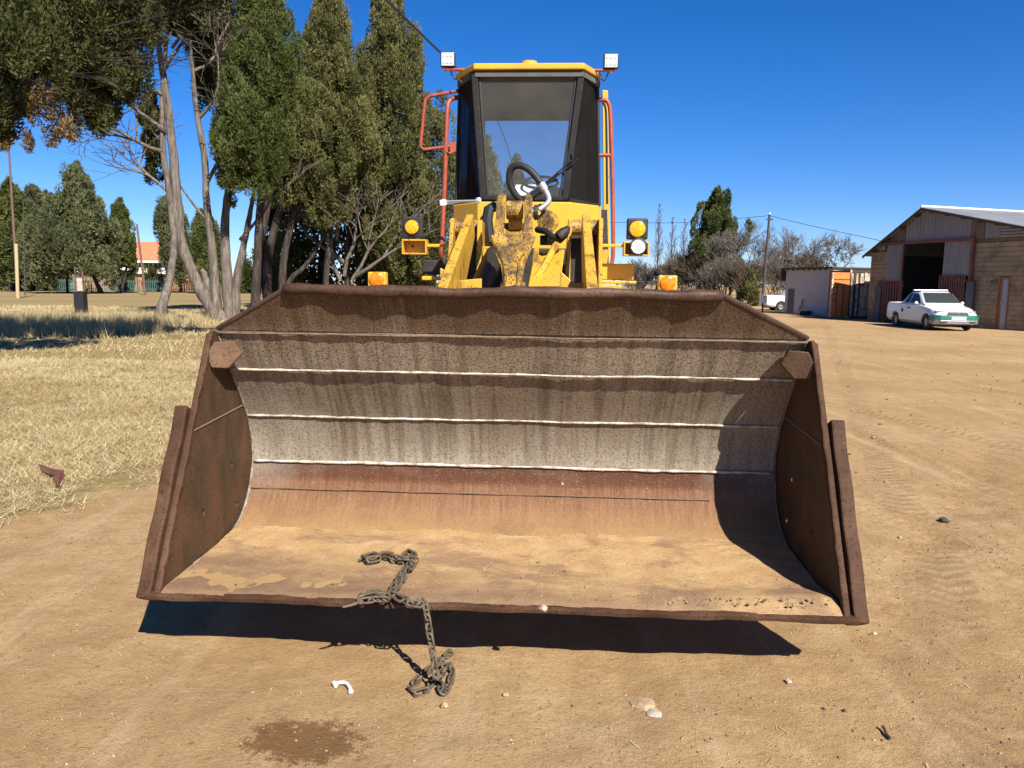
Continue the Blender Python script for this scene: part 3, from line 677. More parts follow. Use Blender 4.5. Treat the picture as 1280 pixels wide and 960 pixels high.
# front frame behind: dark recess, sloping yellow box
mb = MB(); a = Q(596, 300, 3.6); b = Q(710, 300, 3.6); mb.box(a[0], b[0], 3.6, 4.2, .8, 1.95); lo('front_frame', mb, 'grease_and_shade', bevel=.01)
a = Q(668, 316, 2.9); b = Q(706, 312, 2.9); c = Q(700, 358, 2.3); d = Q(660, 358, 2.3)
mb = MB(); mb.prism([d, c, b, a], (0, .35, -.02)); lo('boom_plate', mb, 'yellow_worn', bevel=.008)
a = Q(667, 312, 2.75); b = Q(662, 357, 2.75); mb = MB(); mb.prism([a, Q(674, 306, 2.75), Q(671, 357, 2.75), b], (0, .06, 0)); lo('bracket_strip', mb, 'yellow_worn', bevel=.004)
mb = MB(); mb.tube([Q(695, 306, 2.7), Q(680, 334, 2.55), Q(667, 352, 2.45)], .026, 8); lo('steel_pipe', mb, 'yellow_worn', smooth=True)
mb = MB(); p = Q(684, 300, 2.85); mb.box(p[0] - .055, p[0] + .055, 2.83, 2.95, p[2] - .035, p[2] + .035)
mb.box(p[0] - .045, p[0] - .025, 2.815, 2.83, p[2] - .012, p[2] + .018); mb.box(p[0] + .015, p[0] + .035, 2.815, 2.83, p[2] - .012, p[2] + .018)
lo('valve_block', mb, 'frame_grey', bevel=.006)
mb = MB(); mb.tube([Q(672, 287, 2.95), Q(682, 289, 2.8), Q(692, 297, 2.72), Q(700, 300, 2.75), Q(706, 294, 2.85), Q(709, 286, 3.0)], .026, 10); lo('hydraulic_hose', mb, 'black_rubber', smooth=True)
mb = MB(); p = Q(703, 292, 2.74); mb.disc_lathe(p, (.5, .3, .4), [(.034, -.05), (.04, -.03), (.04, .02), (.03, .05)], 10); lo('hose_fitting', mb, 'frame_grey', smooth=True)
# left recess pieces
mb = MB(); mb.tube([Q(618, 258, 3.35), Q(611, 262, 3.3), Q(609, 275, 3.3), Q(612, 300, 3.3), Q(608, 315, 3.4)], .045, 8); lo('hydraulic_hose', mb, 'black_rubber', smooth=True)
a = Q(604, 262, 3.4); b = Q(612, 312, 3.4); mb = MB(); mb.prism([Q(600, 262, 3.4), Q(607, 262, 3.4), Q(613, 306, 3.4), Q(600, 306, 3.4)], (0, .04, 0)); lo('support_plate', mb, 'yellow_paint', bevel=.004)
mb = MB(); p = Q(598, 308, 3.2); q = Q(614, 321, 3.2); mb.box(p[0], q[0], 3.2, 3.5, q[2], p[2]); lo('support_bracket', mb, 'yellow_worn', bevel=.006)
mb = MB(); mb.tube([Q(619, 318, 2.9), Q(600, 360, 2.3), Q(596, 372, 2.2)], .075, 10); lo('tilt_cylinder', mb, 'grease_and_shade', smooth=True)
mb = MB(); mb.prism([Q(598, 324, 3.25), Q(610, 324, 3.25), Q(604, 342, 3.25)], (0, .03, 0)); lo('support_web', mb, 'yellow_worn')
# central lever: forked casting
def lever():
    ZT, ZB = 2.62, 1.50
    def q(px, py):
        t = (py - 250) / 112.0; return Q(px, py, ZT + (ZB - ZT) * t)
    Lh = [(620, 250), (619, 275), (616, 297), (618, 315), (626, 335), (629, 362)]
    left_in = [(632, 250), (630, 275), (628.5, 294), (635, 298.5)]
    right_in = [(655, 250), (655, 275), (653.5, 294), (648, 298.5)]
    Rh = [(665, 250), (665, 275), (666, 297), (664, 312), (655, 335), (652, 362)]
    lp = MB(); dv = np.array([0, .16, .06])
    lp.prism([q(*p) for p in Lh[:3]] + [q(*p) for p in left_in[::-1]], dv)
    rp = MB(); rp.prism([q(*p) for p in right_in] + [q(*p) for p in Rh[:3][::-1]], dv)
    body = MB(); poly = [Lh[2], Lh[3], Lh[4], Lh[5], Rh[5], Rh[4], Rh[3], Rh[2], (653.5, 294), (648, 298.5), (635, 298.5), (628.5, 294)]
    body.prism([q(*p) for p in poly], dv)
    e = q(640, 362); body2 = MB(); body2.hexa([(e[0] - .085, 1.15, .9), (e[0] + .085, 1.15, .9), (e[0] + .085, 1.3, .9), (e[0] - .085, 1.3, .9), (e[0] - .075, e[1], e[2]), (e[0] + .075, e[1], e[2]), (e[0] + .075, e[1] + .16, e[2] + .05), (e[0] - .075, e[1] + .16, e[2] + .05)])
    lev = lo('tilt_lever', body, 'yellow_cast', bevel=.014); lo('fork_arm', lp, 'yellow_cast', lev, bevel=.012); lo('fork_arm', rp, 'yellow_cast', lev, bevel=.012)
    lo('lever_foot', body2, 'yellow_cast', lev, bevel=.012)
    # raised ribs left and right on the casting
    for pts in (((616, 297), (624, 312), (632, 330), (634, 361)), ((666, 297), (660, 312), (651, 330), (648, 361))):
        mb = MB(); mb.tube([q(*p) - np.array([0, .008, 0]) for p in pts], [.02, .022, .02, .016], 8); lo('casting_rib', mb, 'yellow_cast', lev, smooth=True)
    # boss between the fork arms and its pin
    a = Q(633, 258, 2.72); b = Q(654, 258, 2.72); mb = MB(); z0 = Q(640, 273, 2.70)[2]; z1 = Q(640, 251, 2.70)[2]
    mb.tube([(a[0], 2.735, (z0 + z1) / 2), (b[0], 2.735, (z0 + z1) / 2)], (z1 - z0) / 2 + .005, 20); lo('rod_eye', mb, 'yellow_cast', lev, bevel=.008)
    mb = MB(); z2 = Q(640, 279, 2.8)[2]; mb.tube([(a[0] + .01, 2.86, z2), (b[0] - .01, 2.86, z2)], .05, 16); lo('cylinder_gland', mb, 'yellow_worn', lev, smooth=True)
    mb = MB(); d0 = Q(630, 279, 2.95); d1 = Q(657, 312, 2.95); mb.box(d0[0], d1[0], 2.92, 3.2, d1[2], d0[2]); lo('gap_shade_block', mb, 'grease_and_shade', lev)  # added dark block in place of the shade between the fork arms
    mb = MB(); pz = Q(660, 266, 2.75); mb.cyl((pz[0] - .02, 2.72, pz[2]), (pz[0] + .045, 2.72, pz[2]), .040, 18); lo('lever_pin', mb, 'steel', lev, smooth=True)
    mb = MB(); mb.cyl((pz[0] + .045, 2.72, pz[2]), (pz[0] + .075, 2.72, pz[2]), .055, 18); lo('pin_collar', mb, 'grease_and_shade', lev, bevel=.006)
lever()
# ear with a round hole right of the lever
c0 = Q(685, 277, 3.0); mb = MB(); ring_o = []; 
mb.disc_lathe(c0, (0, 1, 0), [(.048, 0), (.048, .05), (.085, .05), (.085, 0), (.048, 0)], 20); lo('lug', mb, 'yellow_cast', smooth=True)
mb = MB(); mb.prism([Q(674, 285, 3.0), Q(690, 288, 3.0), Q(691, 283, 3.0), Q(680, 283, 3.0), Q(676, 270, 3.0), Q(672, 268, 3.0)], (0, .05, 0)); lo('lug_web', mb, 'yellow_cast', bevel=.005)
mb = MB(); mb.prism([Q(678, 270, 3.05), Q(692, 271, 3.05), Q(688, 264, 3.05), Q(676, 254, 3.05), Q(672, 256, 3.05)], (0, .04, 0)); lo('lug_plate', mb, 'yellow_cast', bevel=.005)

# ---- cab
CF = 4.35        # windscreen plane
CB = 4.72        # where the corner panes end
CR = 5.95        # rear wall
q = lambda px, py, ly=CF: Q(px, py, ly)
cab = empty('cab', (0, 0, 0)); cab.parent = loader
zt = q(660, 90)[2]; zr = q(660, 82)[2]; zb = q(660, 249)[2]
wl_t, wr_t = q(593, 92)[0], q(727, 92)[0]; wl_b, wr_b = q(604, 249)[0], q(706, 249)[0]
ol_t, or_t = Q(575, 96, CB)[0], Q(747, 96, CB)[0]; ol_b, or_b = Q(570, 250, CB)[0], Q(749, 252, CB)[0]
zb2 = zb - 0.02
# roof slab with chamfered front
rl, rr = ol_t - .03, or_t + .03
mb = MB(); plan = [(wl_t + .0, CF - .07), (wr_t + .02, CF - .07), (rr, CB - .10), (rr, CR + .08), (rl, CR + .08), (rl, CB - .10)]
mb.prism([(x, y, zt + .006) for x, y in plan], (0, 0, zr - zt)); roof = lo('roof', mb, 'yellow_paint', cab, bevel=.012)
mb = MB(); p = Q(662, 81, CF + .12); mb.disc_lathe((p[0], CF + .12, zr), (0, 0, 1), [(.095, 0), (.095, .03), (.07, .065), (.03, .075)], 16); lo('vent_cap', mb, 'yellow_worn', cab, smooth=True)
mb = MB(); mb.prism([(x * .985 + .002, y + .03, zt - .05) for x, y in plan], (0, 0, .045)); lo('ceiling', mb, 'headliner', cab)
# windscreen and its frame
def pane(name, a, b, c, d, mat, th=(0, .008, 0)):
    mb = MB(); mb.prism([a, b, c, d], th); return lo(name, mb, mat, cab)
W4 = [np.array([wl_b, CF, zb]), np.array([wr_b, CF, zb]), np.array([wr_t, CF, zt]), np.array([wl_t, CF, zt])]
pane('windscreen', *W4, 'windscreen_glass')
def bar(name, a, b, wd, dp, mat='frame_grey', off=0.0):
    a, b = np.asarray(a, float), np.asarray(b, float); t = (b - a) / np.linalg.norm(b - a); s_ = np.cross(t, np.array([0, 1.0, 0])); s_ /= np.linalg.norm(s_)
    f = np.array([0, 1.0, 0]); mb = MB()
    mb.hexa([a - s_ * wd - f * dp, a + s_ * wd - f * dp, a + s_ * wd + f * dp, a - s_ * wd + f * dp, b - s_ * wd - f * dp, b + s_ * wd - f * dp, b + s_ * wd + f * dp, b - s_ * wd + f * dp])
    return lo(name, mb, mat, cab, bevel=.008)
bar('pillar', W4[0], W4[3], .030, .030); bar('pillar', W4[1], W4[2], .030, .030)
bar('top_rail', W4[3] + [.02, 0, -.012], W4[2] + [-.02, 0, -.012], .016, .024); bar('sill_rail', W4[0] + [-.02, .004, .01], W4[1] + [.02, .004, .01], .022, .03)
# rubber strips beside the pillars
for (i, j, sx) in ((0, 3, 1), (1, 2, -1)):
    bar('glass_seal', W4[i] + [sx * .045, .006, .02], W4[j] + [sx * .045, .006, -.03], .012, .012, 'black_rubber')
for sx, wb_, wt_, ob, ot in ((-1, wl_b, wl_t, ol_b, ol_t), (1, wr_b, wr_t, or_b, or_t)):
    a = np.array([wb_ + sx * .035, CF + .02, zb - .0]); b = np.array([ob, CB, zb2 - .0]); c = np.array([ot, CB, zt + .0]); d = np.array([wt_ + sx * .030, CF + .02, zt])
    th = (sx * .004, .008, 0)
    pane('corner_window', a, b, c, d, 'tinted_glass', th)
    mb = MB()
    for p0, p1 in ((a, b), (b, c), (c, d)): mb.tube([p0, p1], .017, 8)
    lo('corner_frame', mb, 'black_paint', cab, smooth=True)
    e = np.array([ob, CB + .02, zb2]); f = np.array([ob, CR, zb2]); g_ = np.array([ot, CR, zt]); h = np.array([ot, CB + .02, zt])
    pane('side_window', e, f, g_, h, 'tinted_glass', (sx * .006, 0, 0))
    mb = MB(); mb.tube([f, g_], .05, 8); mb.tube([h, g_], .03, 8); lo('side_frame', mb, 'frame_grey', cab)
    mb = MB(); mb.hexa([(ob, CB + .0, 1.3), (ob + sx * .02, CB, 1.3), (ob + sx * .02, CR, 1.3), (ob, CR, 1.3), (ob, CB, zb2), (ob + sx * .02, CB, zb2), (ob + sx * .02, CR, zb2), (ob, CR, zb2)]); lo('side_panel', mb, 'yellow_paint', cab)
# rear wall with its window opening
wl, wr = Q(606, 150, CR)[0], Q(711, 150, CR)[0]; wz1 = Q(660, 150, CR)[2]; wz0 = Q(660, 243, CR)[2]
mb = MB(); mb.box(ol_b, wl, CR, CR + .05, 1.3, zt - .01); mb.box(wr, or_b, CR, CR + .05, 1.3, zt - .01); mb.box(wl, wr, CR, CR + .05, wz1, zt - .01); mb.box(wl, wr, CR, CR + .05, 1.3, wz0)
lo('rear_wall', mb, 'cab_trim', cab)
mb = MB(); mb.box(wl, wr, CR + .02, CR + .026, wz0, wz1); lo('rear_window', mb, 'windscreen_glass', cab)
a = Q(610, 119, CR - .12); b = Q(704, 147, CR - .12); mb = MB(); mb.box(a[0], b[0], CR - .12, CR - .10, b[2], a[2]); lo('roller_blind', mb, 'headliner', cab, bevel=.004)
mb = MB(); p = Q(689, 119, CR - .4); mb.box(p[0] - .018, p[0] + .018, CR - .4, CR - .385, p[2] - .035, p[2] + .03); lo('red_tag', mb, 'red_lens', cab, bevel=.004)
# dashboard, seat, wheel
mb = MB(); mb.box(wl_b + .02, wr_b - .02, CF + .06, CF + .5, 1.4, zb - .05); lo('dashboard', mb, 'cab_trim', cab, bevel=.03)
a = Q(655, 244, CF + .35); mb = MB(); mb.prism([Q(640, 247, CF + .3), Q(653, 247, CF + .3), Q(672, 232, CF + .55), Q(645, 232, CF + .55)], (0, 0, .01)); lo('white_sheet', mb, 'white_cloth', cab)  # plain white sheet behind the windscreen
mb = MB(); c = Q(686, 243, CF + .95); mb.disc_lathe((c[0], CF + 1.0, c[2] - .25), (0, 0, 1), [(.22, 0), (.23, .15), (.20, .28), (.10, .33)], 16); lo('seat', mb, 'cab_trim', cab, smooth=True)
c = Q(676, 228, CF + .45); mb = MB(); nrm = np.array([0, -.45, .9]); nrm /= np.linalg.norm(nrm); u = np.array([1.0, 0, 0]); v = np.cross(nrm, u)
pts = [c + (u * math.cos(t) + v * math.sin(t)) * .17 for t in np.linspace(0, 2 * math.pi, 29)]; mb.tube(pts, .014, 8, False); 
for t in (0.4, 2.7, 4.7): mb.tube([c - nrm * .03, c + (u * math.cos(t) + v * math.sin(t)) * .17], .010, 6)
mb.tube([c - nrm * .03, c - nrm * .35], .022, 8); lo('steering_wheel', mb, 'black_rubber', cab, smooth=True)
# wiper: two arms and a blade
mb = MB(); mb.tube([q(717, 198, CF - .06), q(690, 222, CF - .05), q(659, 246, CF - .05)], .0075, 6); mb.tube([q(724, 197, CF - .06), q(700, 217, CF - .05), q(664, 248, CF - .05)], .009, 6)
mb.tube([q(715, 190, CF - .05), q(716, 200, CF - .05)], .007, 6); wp = lo('wiper', mb, 'black_paint', cab)
mb = MB(); a = q(664, 247, CF - .035); b = q(698, 216, CF - .035); mb.tube([a, b], .013, 6); lo('wiper_blade', mb, 'black_rubber', cab)
# front panel below the windscreen
fl, fr = Q(565, 253, CB - .05), Q(750, 253, CB - .05)
mb = MB(); plan = [(wl_b - .05, CF - .02), (wr_b + .05, CF - .02), (or_b + .0, CB - .06), (or_b + .0, CB + .3), (ol_b - .02, CB + .3), (ol_b - .02, CB - .06)]
mb.prism([(x, y, 1.35) for x, y in plan], (0, 0, zb - 1.375)); lo('front_panel', mb, 'yellow_paint', cab, bevel=.012)
# hose with steel elbow standing in front of the windscreen
hs_pts = [Q(*p) for p in ((653, 252, 3.15), (644, 243, 3.12), (637.5, 230, 3.10), (637, 217, 3.08), (642, 208.5, 3.06), (651, 207, 3.04), (661, 212, 3.02), (670, 221, 3.0), (678, 232, 2.98))]
def spline(pts, k=4):
    pts = [np.asarray(p, float) for p in pts]; out = []
    for i in range(len(pts) - 1):
        p0, p1, p2, p3 = pts[max(i - 1, 0)], pts[i], pts[i + 1], pts[min(i + 2, len(pts) - 1)]
        for j in range(k):
            t = j / k; out.append(0.5 * ((2 * p1) + (-p0 + p2) * t + (2 * p0 - 5 * p1 + 4 * p2 - p3) * t * t + (-p0 + 3 * p1 - 3 * p2 + p3) * t ** 3))
    return out + [pts[-1]]
mb = MB(); mb.tube(spline(hs_pts), .027, 12); hose = lo('hydraulic_hose', mb, 'black_rubber', smooth=True)
mb = MB(); el = spline([Q(*p) for p in ((677, 230, 2.98), (681, 237, 2.97), (685, 244, 2.96), (686, 251, 2.95), (681, 257, 2.94), (674, 262, 2.93))]); mb.tube(el, [.031] * 5 + [.021] * (len(el) - 5), 12); lo('hose_elbow', mb, 'zinc', hose, smooth=True)
# tie rod left under the corner window
mb = MB(); mb.tube([Q(556, 252, CF - .05), Q(596, 251, CF - .12)], .012, 6); mb.tube([Q(556, 255, CF - .05), Q(600, 250, CF - .12)], .008, 6); tr = lo('stay_rod', mb, 'zinc')
mb = MB(); mb.tube([Q(553, 250, CF - .06), Q(554, 257, CF - .06)], [.034, .03], 8); lo('cloth_tie', mb, 'white_cloth', tr, smooth=True)
mb = MB(); mb.disc_lathe(Q(598, 251, CF - .13), (0, -1, 0), [(.028, 0), (.03, .02), (.012, .03)], 10); lo('rod_eye', mb, 'zinc', tr, smooth=True)
# handrails
mb = MB(); mb.tube(spline([Q(573, 122, CB), Q(566, 123, CB - .05), Q(561, 128, CB - .08), Q(559, 140, CB - .1), Q(557, 200, CB - .1), Q(553, 290, CB - .1), Q(551, 316, CB - .1), Q(553, 328, CB)], 5), .023, 10); hr = lo('handrail', mb, 'rail_red', smooth=True)
mb = MB(); mb.tube([Q(573, 113, CB), Q(571, 114, CB - .08), Q(537, 120, CB - .12), Q(532, 124, CB - .12), Q(531, 130, CB - .12), Q(526, 178, CB - .12), Q(526, 184, CB - .12), Q(530, 187, CB - .12), Q(563, 183, CB - .1)], .017, 8); lo('mirror_bracket', mb, 'rail_red', smooth=True)
mb = MB(); a = Q(566, 184, CB - .12); mb.box(a[0] - .03, a[0] + .03, a[1], a[1] + .02, a[2] - .045, a[2] + .05); lo('clamp_plate', mb, 'rail_red', hr, bevel=.004)
mb = MB(); mb.tube([Q(557, 189, CB - .11), Q(562, 192, CB - .13), Q(569, 189, CB - .1)], .012, 6); lo('clamp', mb, 'rail_red', hr)
mb = MB(); mb.tube(spline([Q(748, 125, CB), Q(756, 125, CB), Q(761, 130, CB), Q(763, 145, CB), Q(765, 200, CB), Q(766, 250, CB), Q(766.5, 310, CB), Q(765, 328, CB), Q(760, 334, CB), Q(753, 335, CB)], 5), .021, 10); hr2 = lo('handrail', mb, 'rail_red', smooth=True)
mb = MB(); mb.tube([Q(749, 194, CB), Q(763, 194, CB)], .019, 8); lo('rail_stub', mb, 'rail_red', hr2, smooth=True)
# open door / side tower right of the cab
mb = MB(); a = Q(753, 118, CB + .5); b = Q(761, 330, CB + .5)
mb.prism([Q(753, 112, CB + .5), Q(760, 113, CB + .5), Q(762.5, 330, CB + .5), Q(755, 330, CB + .5)], (0, .06, 0)); dr = lo('cab_door', mb, 'yellow_paint', bevel=.006)
mb = MB(); mb.prism([Q(752, 262, CB + .3), Q(759, 262, CB + .3), Q(761, 333, CB + .3), Q(752, 333, CB + .3)], (0, .05, 0)); lo('door_hinge_plate', mb, 'grease_and_shade', dr)
mb = MB(); mb.tube(spline([Q(754, 128, CB + .42), Q(757, 136, CB + .42), Q(758, 160, CB + .42), Q(759, 255, CB + .42)], 4), .014, 6); lo('door_seal', mb, 'black_rubber', dr)
mb = MB(); mb.prism([Q(752, 312, CB + .2), Q(761, 312, CB + .2), Q(757, 345, CB + .2), Q(752, 345, CB + .2)], (0, .03, 0)); lo('step_bracket', mb, 'yellow_worn', dr)
mb = MB(); mb.tube([Q(752, 336, CB - .2), Q(765, 348, CB - .3), Q(776, 360, CB - .4)], .009, 6); lo('cable', mb, 'black_rubber', dr)
# work lights on the roof corners
for (px, py, bx, by, sx) in ((559.5, 74, 578, 87, -1), (764, 76, 745, 88, 1)):
    c = Q(px, py, CB - .25); mb = MB(); r = .070; mb.box(c[0] - r, c[0] + r, c[1], c[1] + .05, c[2] - r, c[2] + r); wlg = lo('work_light', mb, 'black_paint', bevel=.012)
    mb = MB(); r = .060; mb.box(c[0] - r, c[0] + r, c[1] - .006, c[1] - .0005, c[2] - r, c[2] + r); lo('lens', mb, 'white_lens', wlg, bevel=.004)
    mb = MB()
    for ix in (-1, 0, 1):
        for iz in (-.6, .6): mb.disc_lathe((c[0] + ix * .036, c[1] - .006, c[2] + iz * .05), (0, -1, 0), [(.016, 0), (.013, .004), (.006, .005)], 8)
    lo('diodes', mb, 'clear_lens', wlg, kind='stuff')
    mb = MB(); e = Q(bx, by, CB - .22); mb.tube([(c[0], c[1] + .03, c[2] - r), (c[0], c[1] + .03, c[2] - r - .045)], .012, 6); mb.tube([(c[0] - sx * .02 + sx * .06, c[1] + .03, e[2]), (e[0] - sx * .02, e[1], e[2])], .014, 8); lo('lamp_bracket', mb, 'rail_red', wlg)
    mb = MB(); mb.tube(spline([(c[0] - sx * .01, c[1] + .05, c[2] - r), (c[0] - sx * .05, c[1] + .06, c[2] - r - .10), (e[0] + sx * .05, e[1], e[2] - .08), (e[0], e[1], e[2] - .12)]), .006, 5); lo('lamp_cable', mb, 'black_rubber', wlg)
# indicator lamps on side arms
def lamp_box(cx, cy, ly, half, mat='black_rubber', name='indicator'):
    c = Q(cx, cy, ly); mb = MB(); mb.box(c[0] - half, c[0] + half, ly, ly + .07, c[2] - half, c[2] + half); return c, lo(name, mb, mat, bevel=.012)
def round_lens(c, r, mat, parent, dome=.016, name='lens'):
    mb = MB(); mb.disc_lathe((c[0], c[1], c[2]), (0, -1, 0), [(r, -.002), (r, .008), (r * .85, dome * .7), (r * .45, dome), (r * .1, dome * 1.05)], 24); return lo(name, mb, mat, parent, smooth=True)
def rim(c, r, mat, parent):
    mb = MB(); mb.disc_lathe((c[0], c[1], c[2]), (0, -1, 0), [(r, -.002), (r + .012, -.002), (r + .012, .010), (r, .012), (r, -.002)], 24); lo('lens_rim', mb, mat, parent, smooth=True)
LY = 3.3
def open_box(x0, x1, y0, y1, mat, lx_tilt=0):
    a = Q(x0, y0, LY); b = Q(x1, y1, LY); t = .012; mb = MB(); X0, X1, Z1, Z0 = a[0], b[0], a[2], b[2]
    mb.box(X0, X1, LY, LY + .12, Z1 - t, Z1); mb.box(X0, X1, LY, LY + .12, Z0, Z0 + t); mb.box(X0, X0 + t, LY + .001, LY + .12, Z0 + t, Z1 - t); mb.box(X1 - t, X1, LY + .001, LY + .12, Z0 + t, Z1 - t)
    mb.box(X0 + t, X1 - t, LY + .105, LY + .118, Z0 + t, Z1 - t); return lo('lamp_housing', mb, mat, bevel=.003)
c, o = lamp_box(515, 283.5, LY + .02, .085); round_lens(c, .056, 'amber_lens', o); rim(c, .057, 'black_paint', o)
hb = open_box(502, 533, 299, 318, 'yellow_worn'); mb = MB(); mb.disc_lathe(Q(516, 308, LY + .1), (0, -1, 0), [(.01, 0), (.01, .02), (.005, .025)], 8); lo('socket', mb, 'black_rubber', hb)
mb = MB(); a = Q(532, 305, LY + .06); b = Q(557, 309, LY + .06); mb.box(a[0], b[0] + .12, LY + .04, LY + .08, b[2], a[2]); lo('lamp_arm', mb, 'yellow_paint', bevel=.004)
c, o = lamp_box(797, 286, LY + .02, .085); round_lens(c, .064, 'amber_lens', o); rim(c, .066, 'black_paint', o)
hb = open_box(780, 811, 302, 320, 'yellow_worn'); c = Q(798, 308, LY - .02); round_lens(c, .058, 'clear_lens', hb, .009, 'headlight'); rim(c, .058, 'black_paint', hb); mb = MB(); mb.cyl((c[0], c[1] + .001, c[2]), (c[0], c[1] + .12, c[2]), .062, 16); lo('headlight_shell', mb, 'black_paint', hb)
mb = MB(); a = Q(752, 305, LY + .06); b = Q(781, 309, LY + .06); mb.box(a[0] - .05, b[0], LY + .04, LY + .08, b[2], a[2]); lo('lamp_arm', mb, 'yellow_paint', bevel=.004)
# low indicators on the mudguards
for (px, py) in ((471, 349), (835, 353.5)):
    c = Q(px, py, 2.75); mb = MB(); mb.box(c[0] - .070, c[0] + .070, 2.75, 2.83, c[2] - .055, c[2] + .055); o = lo('marker_lamp', mb, 'yellow_paint', bevel=.01); round_lens(Q(px, py, 2.745), .056, 'orange_lens', o, .02)
# yellow side boxes
def side_box(x0, x1, y0, y1, ly, d, mat='yellow_paint', name='side_box'):
    a = Q(x0, y0, ly); b = Q(x1, y1, ly); mb = MB(); mb.box(a[0], b[0], ly, ly + d, b[2], a[2]); return lo(name, mb, mat, bevel=.008)
side_box(528, 556, 325, 343, 3.6, .4, 'grease_and_shade'); o = side_box(527, 552, 345, 350.5, 3.35, .5, 'yellow_paint', 'step_plate')  # left yellow box: its shade is put into the dark colour
side_box(752, 792, 329.5, 350, 3.5, .45); side_box(752, 795.5, 350.6, 355, 3.44, .55, 'yellow_worn', 'step_plate'); side_box(752, 777, 356, 362, 3.3, .5, 'yellow_worn', 'step_plate')
a = Q(482, 352, 3.0)
# mudguards, wheels, chassis and engine body behind the cab
for sx in (-1, 1):
    mb = MB(); arc = [(3.0 - .92 * math.cos(t), .74 + .90 * math.sin(t)) for t in np.linspace(.55, 2.3, 12)]
    poly = arc + [(y * .985 + .05, z - .03) for y, z in arc[::-1]]
    n = len(arc)
    for i in range(n - 1):
        (ya, za), (yb, zb_) = arc[i], arc[i + 1]
        if max(za, zb_) > 1.60: za = min(za, 1.60); zb_ = min(zb_, 1.60)
        mb.hexa([(sx * .62, ya, za - .03), (sx * 1.22, ya, za - .03), (sx * 1.22, yb, zb_ - .03), (sx * .62, yb, zb_ - .03), (sx * .62, ya, za), (sx * 1.22, ya, za), (sx * 1.22, yb, zb_), (sx * .62, yb, zb_)])
    lo('mudguard', mb, 'yellow_worn')
    for yc in (3.0, 6.0):
        mb = MB(); mb.disc_lathe((sx * .68, yc, .74), (sx, 0, 0), [(.34, 0), (.66, 0), (.73, .07), (.74, .15), (.74, .37), (.73, .45), (.66, .52), (.34, .52), (.34, 0)], 36)
        for k in range(22):
            t = 2 * math.pi * k / 22
            for side in (0, 1):
                cx0 = sx * (.72 + .24 * side); t2 = t + side * .14; r0, r1 = .725, .765; dx = .22
                pc = [(cx0, yc + r * math.cos(t2 + s_), .74 + r * math.sin(t2 + s_)) for r in (r0, r1) for s_ in (-.05, .05)]
                pe = [(cx0 + sx * dx, yc + r * math.cos(t2 + s_ + .1), .74 + r * math.sin(t2 + s_ + .1)) for r in (r0, r1) for s_ in (-.05, .05)]
                mb.hexa([pc[0], pc[1], pe[1], pe[0], pc[2], pc[3], pe[3], pe[2]])
        wh = lo('wheel', mb, 'black_rubber'); mb = MB(); mb.disc_lathe((sx * .72, yc, .74), (sx, 0, 0), [(.345, 0), (.345, .40), (.30, .36), (.15, .34), (.12, .40), (.04, .41)], 24); lo('rim', mb, 'yellow_worn', wh, smooth=True)
mb = MB(); mb.box(-.33, .33, 2.4, 3.9, .55, 1.0); mb.cyl((-.75, 3.0, .74), (.75, 3.0, .74), .14); mb.cyl((-.75, 6.0, .74), (.75, 6.0, .74), .14); mb.box(-.25, .25, 3.85, 4.6, .6, .95); lo('chassis', mb, 'grease_and_shade')
mb = MB(); mb.box(-.62, .66, 4.75, 7.6, .8, 1.34); mb.box(-.55, .58, 6.05, 7.7, 1.34, 1.85); lo('engine_body', mb, 'yellow_paint', bevel=.03)

# ------------------------------------------------------------------ chain hanging over the bucket lip
def link_mesh():
    n, m = 14, 6; Lh, Wd, r = .0200, .0132, .0054; V = []; F = []
    for i in range(n):
        t = 2 * math.pi * i / n; c, s = math.cos(t), math.sin(t)
        p = np.array([Wd * c, Wd * s + (Lh if s > 0 else -Lh if s < 0 else 0) * min(1, abs(s) * 4), 0]); nr = np.array([c, s, 0])
        for k in range(m):
            a = 2 * math.pi * k / m; V.append(tuple(p + nr * r * math.cos(a) + np.array([0, 0, r * math.sin(a)])))
    for i in range(n):
        for k in range(m): F.append((i * m + k, ((i + 1) % n) * m + k, ((i + 1) % n) * m + (k + 1) % m, i * m + (k + 1) % m))
    me = bpy.data.meshes.new('link'); me.from_pydata(V, [], F); me.polygons.foreach_set('use_smooth', [True] * len(F)); me.materials.append(M['chain_steel']); return me
LINK = link_mesh()
def on_floor(px, py, dz=0.012): return hit(px, py, (0, 0, .352 + dz), (0, 0, 1))
def on_ground(px, py, dz=0.012):
    p = G(px, py); p[2] = gz(p[0], p[1]) + dz; p2 = hit(px, py, (0, 0, p[2]), (0, 0, 1)); return p2
fl_a = [(452, 699), (460, 695), (470, 693), (482, 696), (492, 700), (503, 696), (512, 690), (517, 694), (512, 706), (503, 716), (496, 728), (489, 738), (483, 746)]
pth = [on_floor(*p) for p in fl_a]
fl_b = [(470, 741), (458, 744), (450, 750), (462, 750), (474, 746), (488, 744), (502, 748), (514, 753), (522, 755)]
pth += [on_floor(*p, 0.016) for p in fl_b]
lip = hit(527, 757, L0 + np.array([0, -.058, 0]), np.array([-sy_, cy_, 0])); lip = np.array([lip[0], lip[1], .353])
gtop = on_ground(553, 832, .02)
hang = [lip, np.array([lip[0] + .020, lip[1] - .028, .335])]
end = np.array([lip[0] + .065, lip[1] - .035, .04])
for t in (.25, .5, .75, 1.0): hang.append(hang[1] + (end - hang[1]) * t)
pth += hang
gr = [(560, 832), (565, 843), (560, 858), (553, 866), (550, 856), (547, 848), (541, 852), (535, 861), (524, 866), (515, 862), (520, 852), (530, 842), (540, 834), (548, 828), (560, 818), (566, 811)]
base = end.copy()
g0 = on_ground(*gr[0]); shift = np.array([0, 0, 0])
pth += [on_ground(*p) for p in gr]
pp = spline(pth, 8)
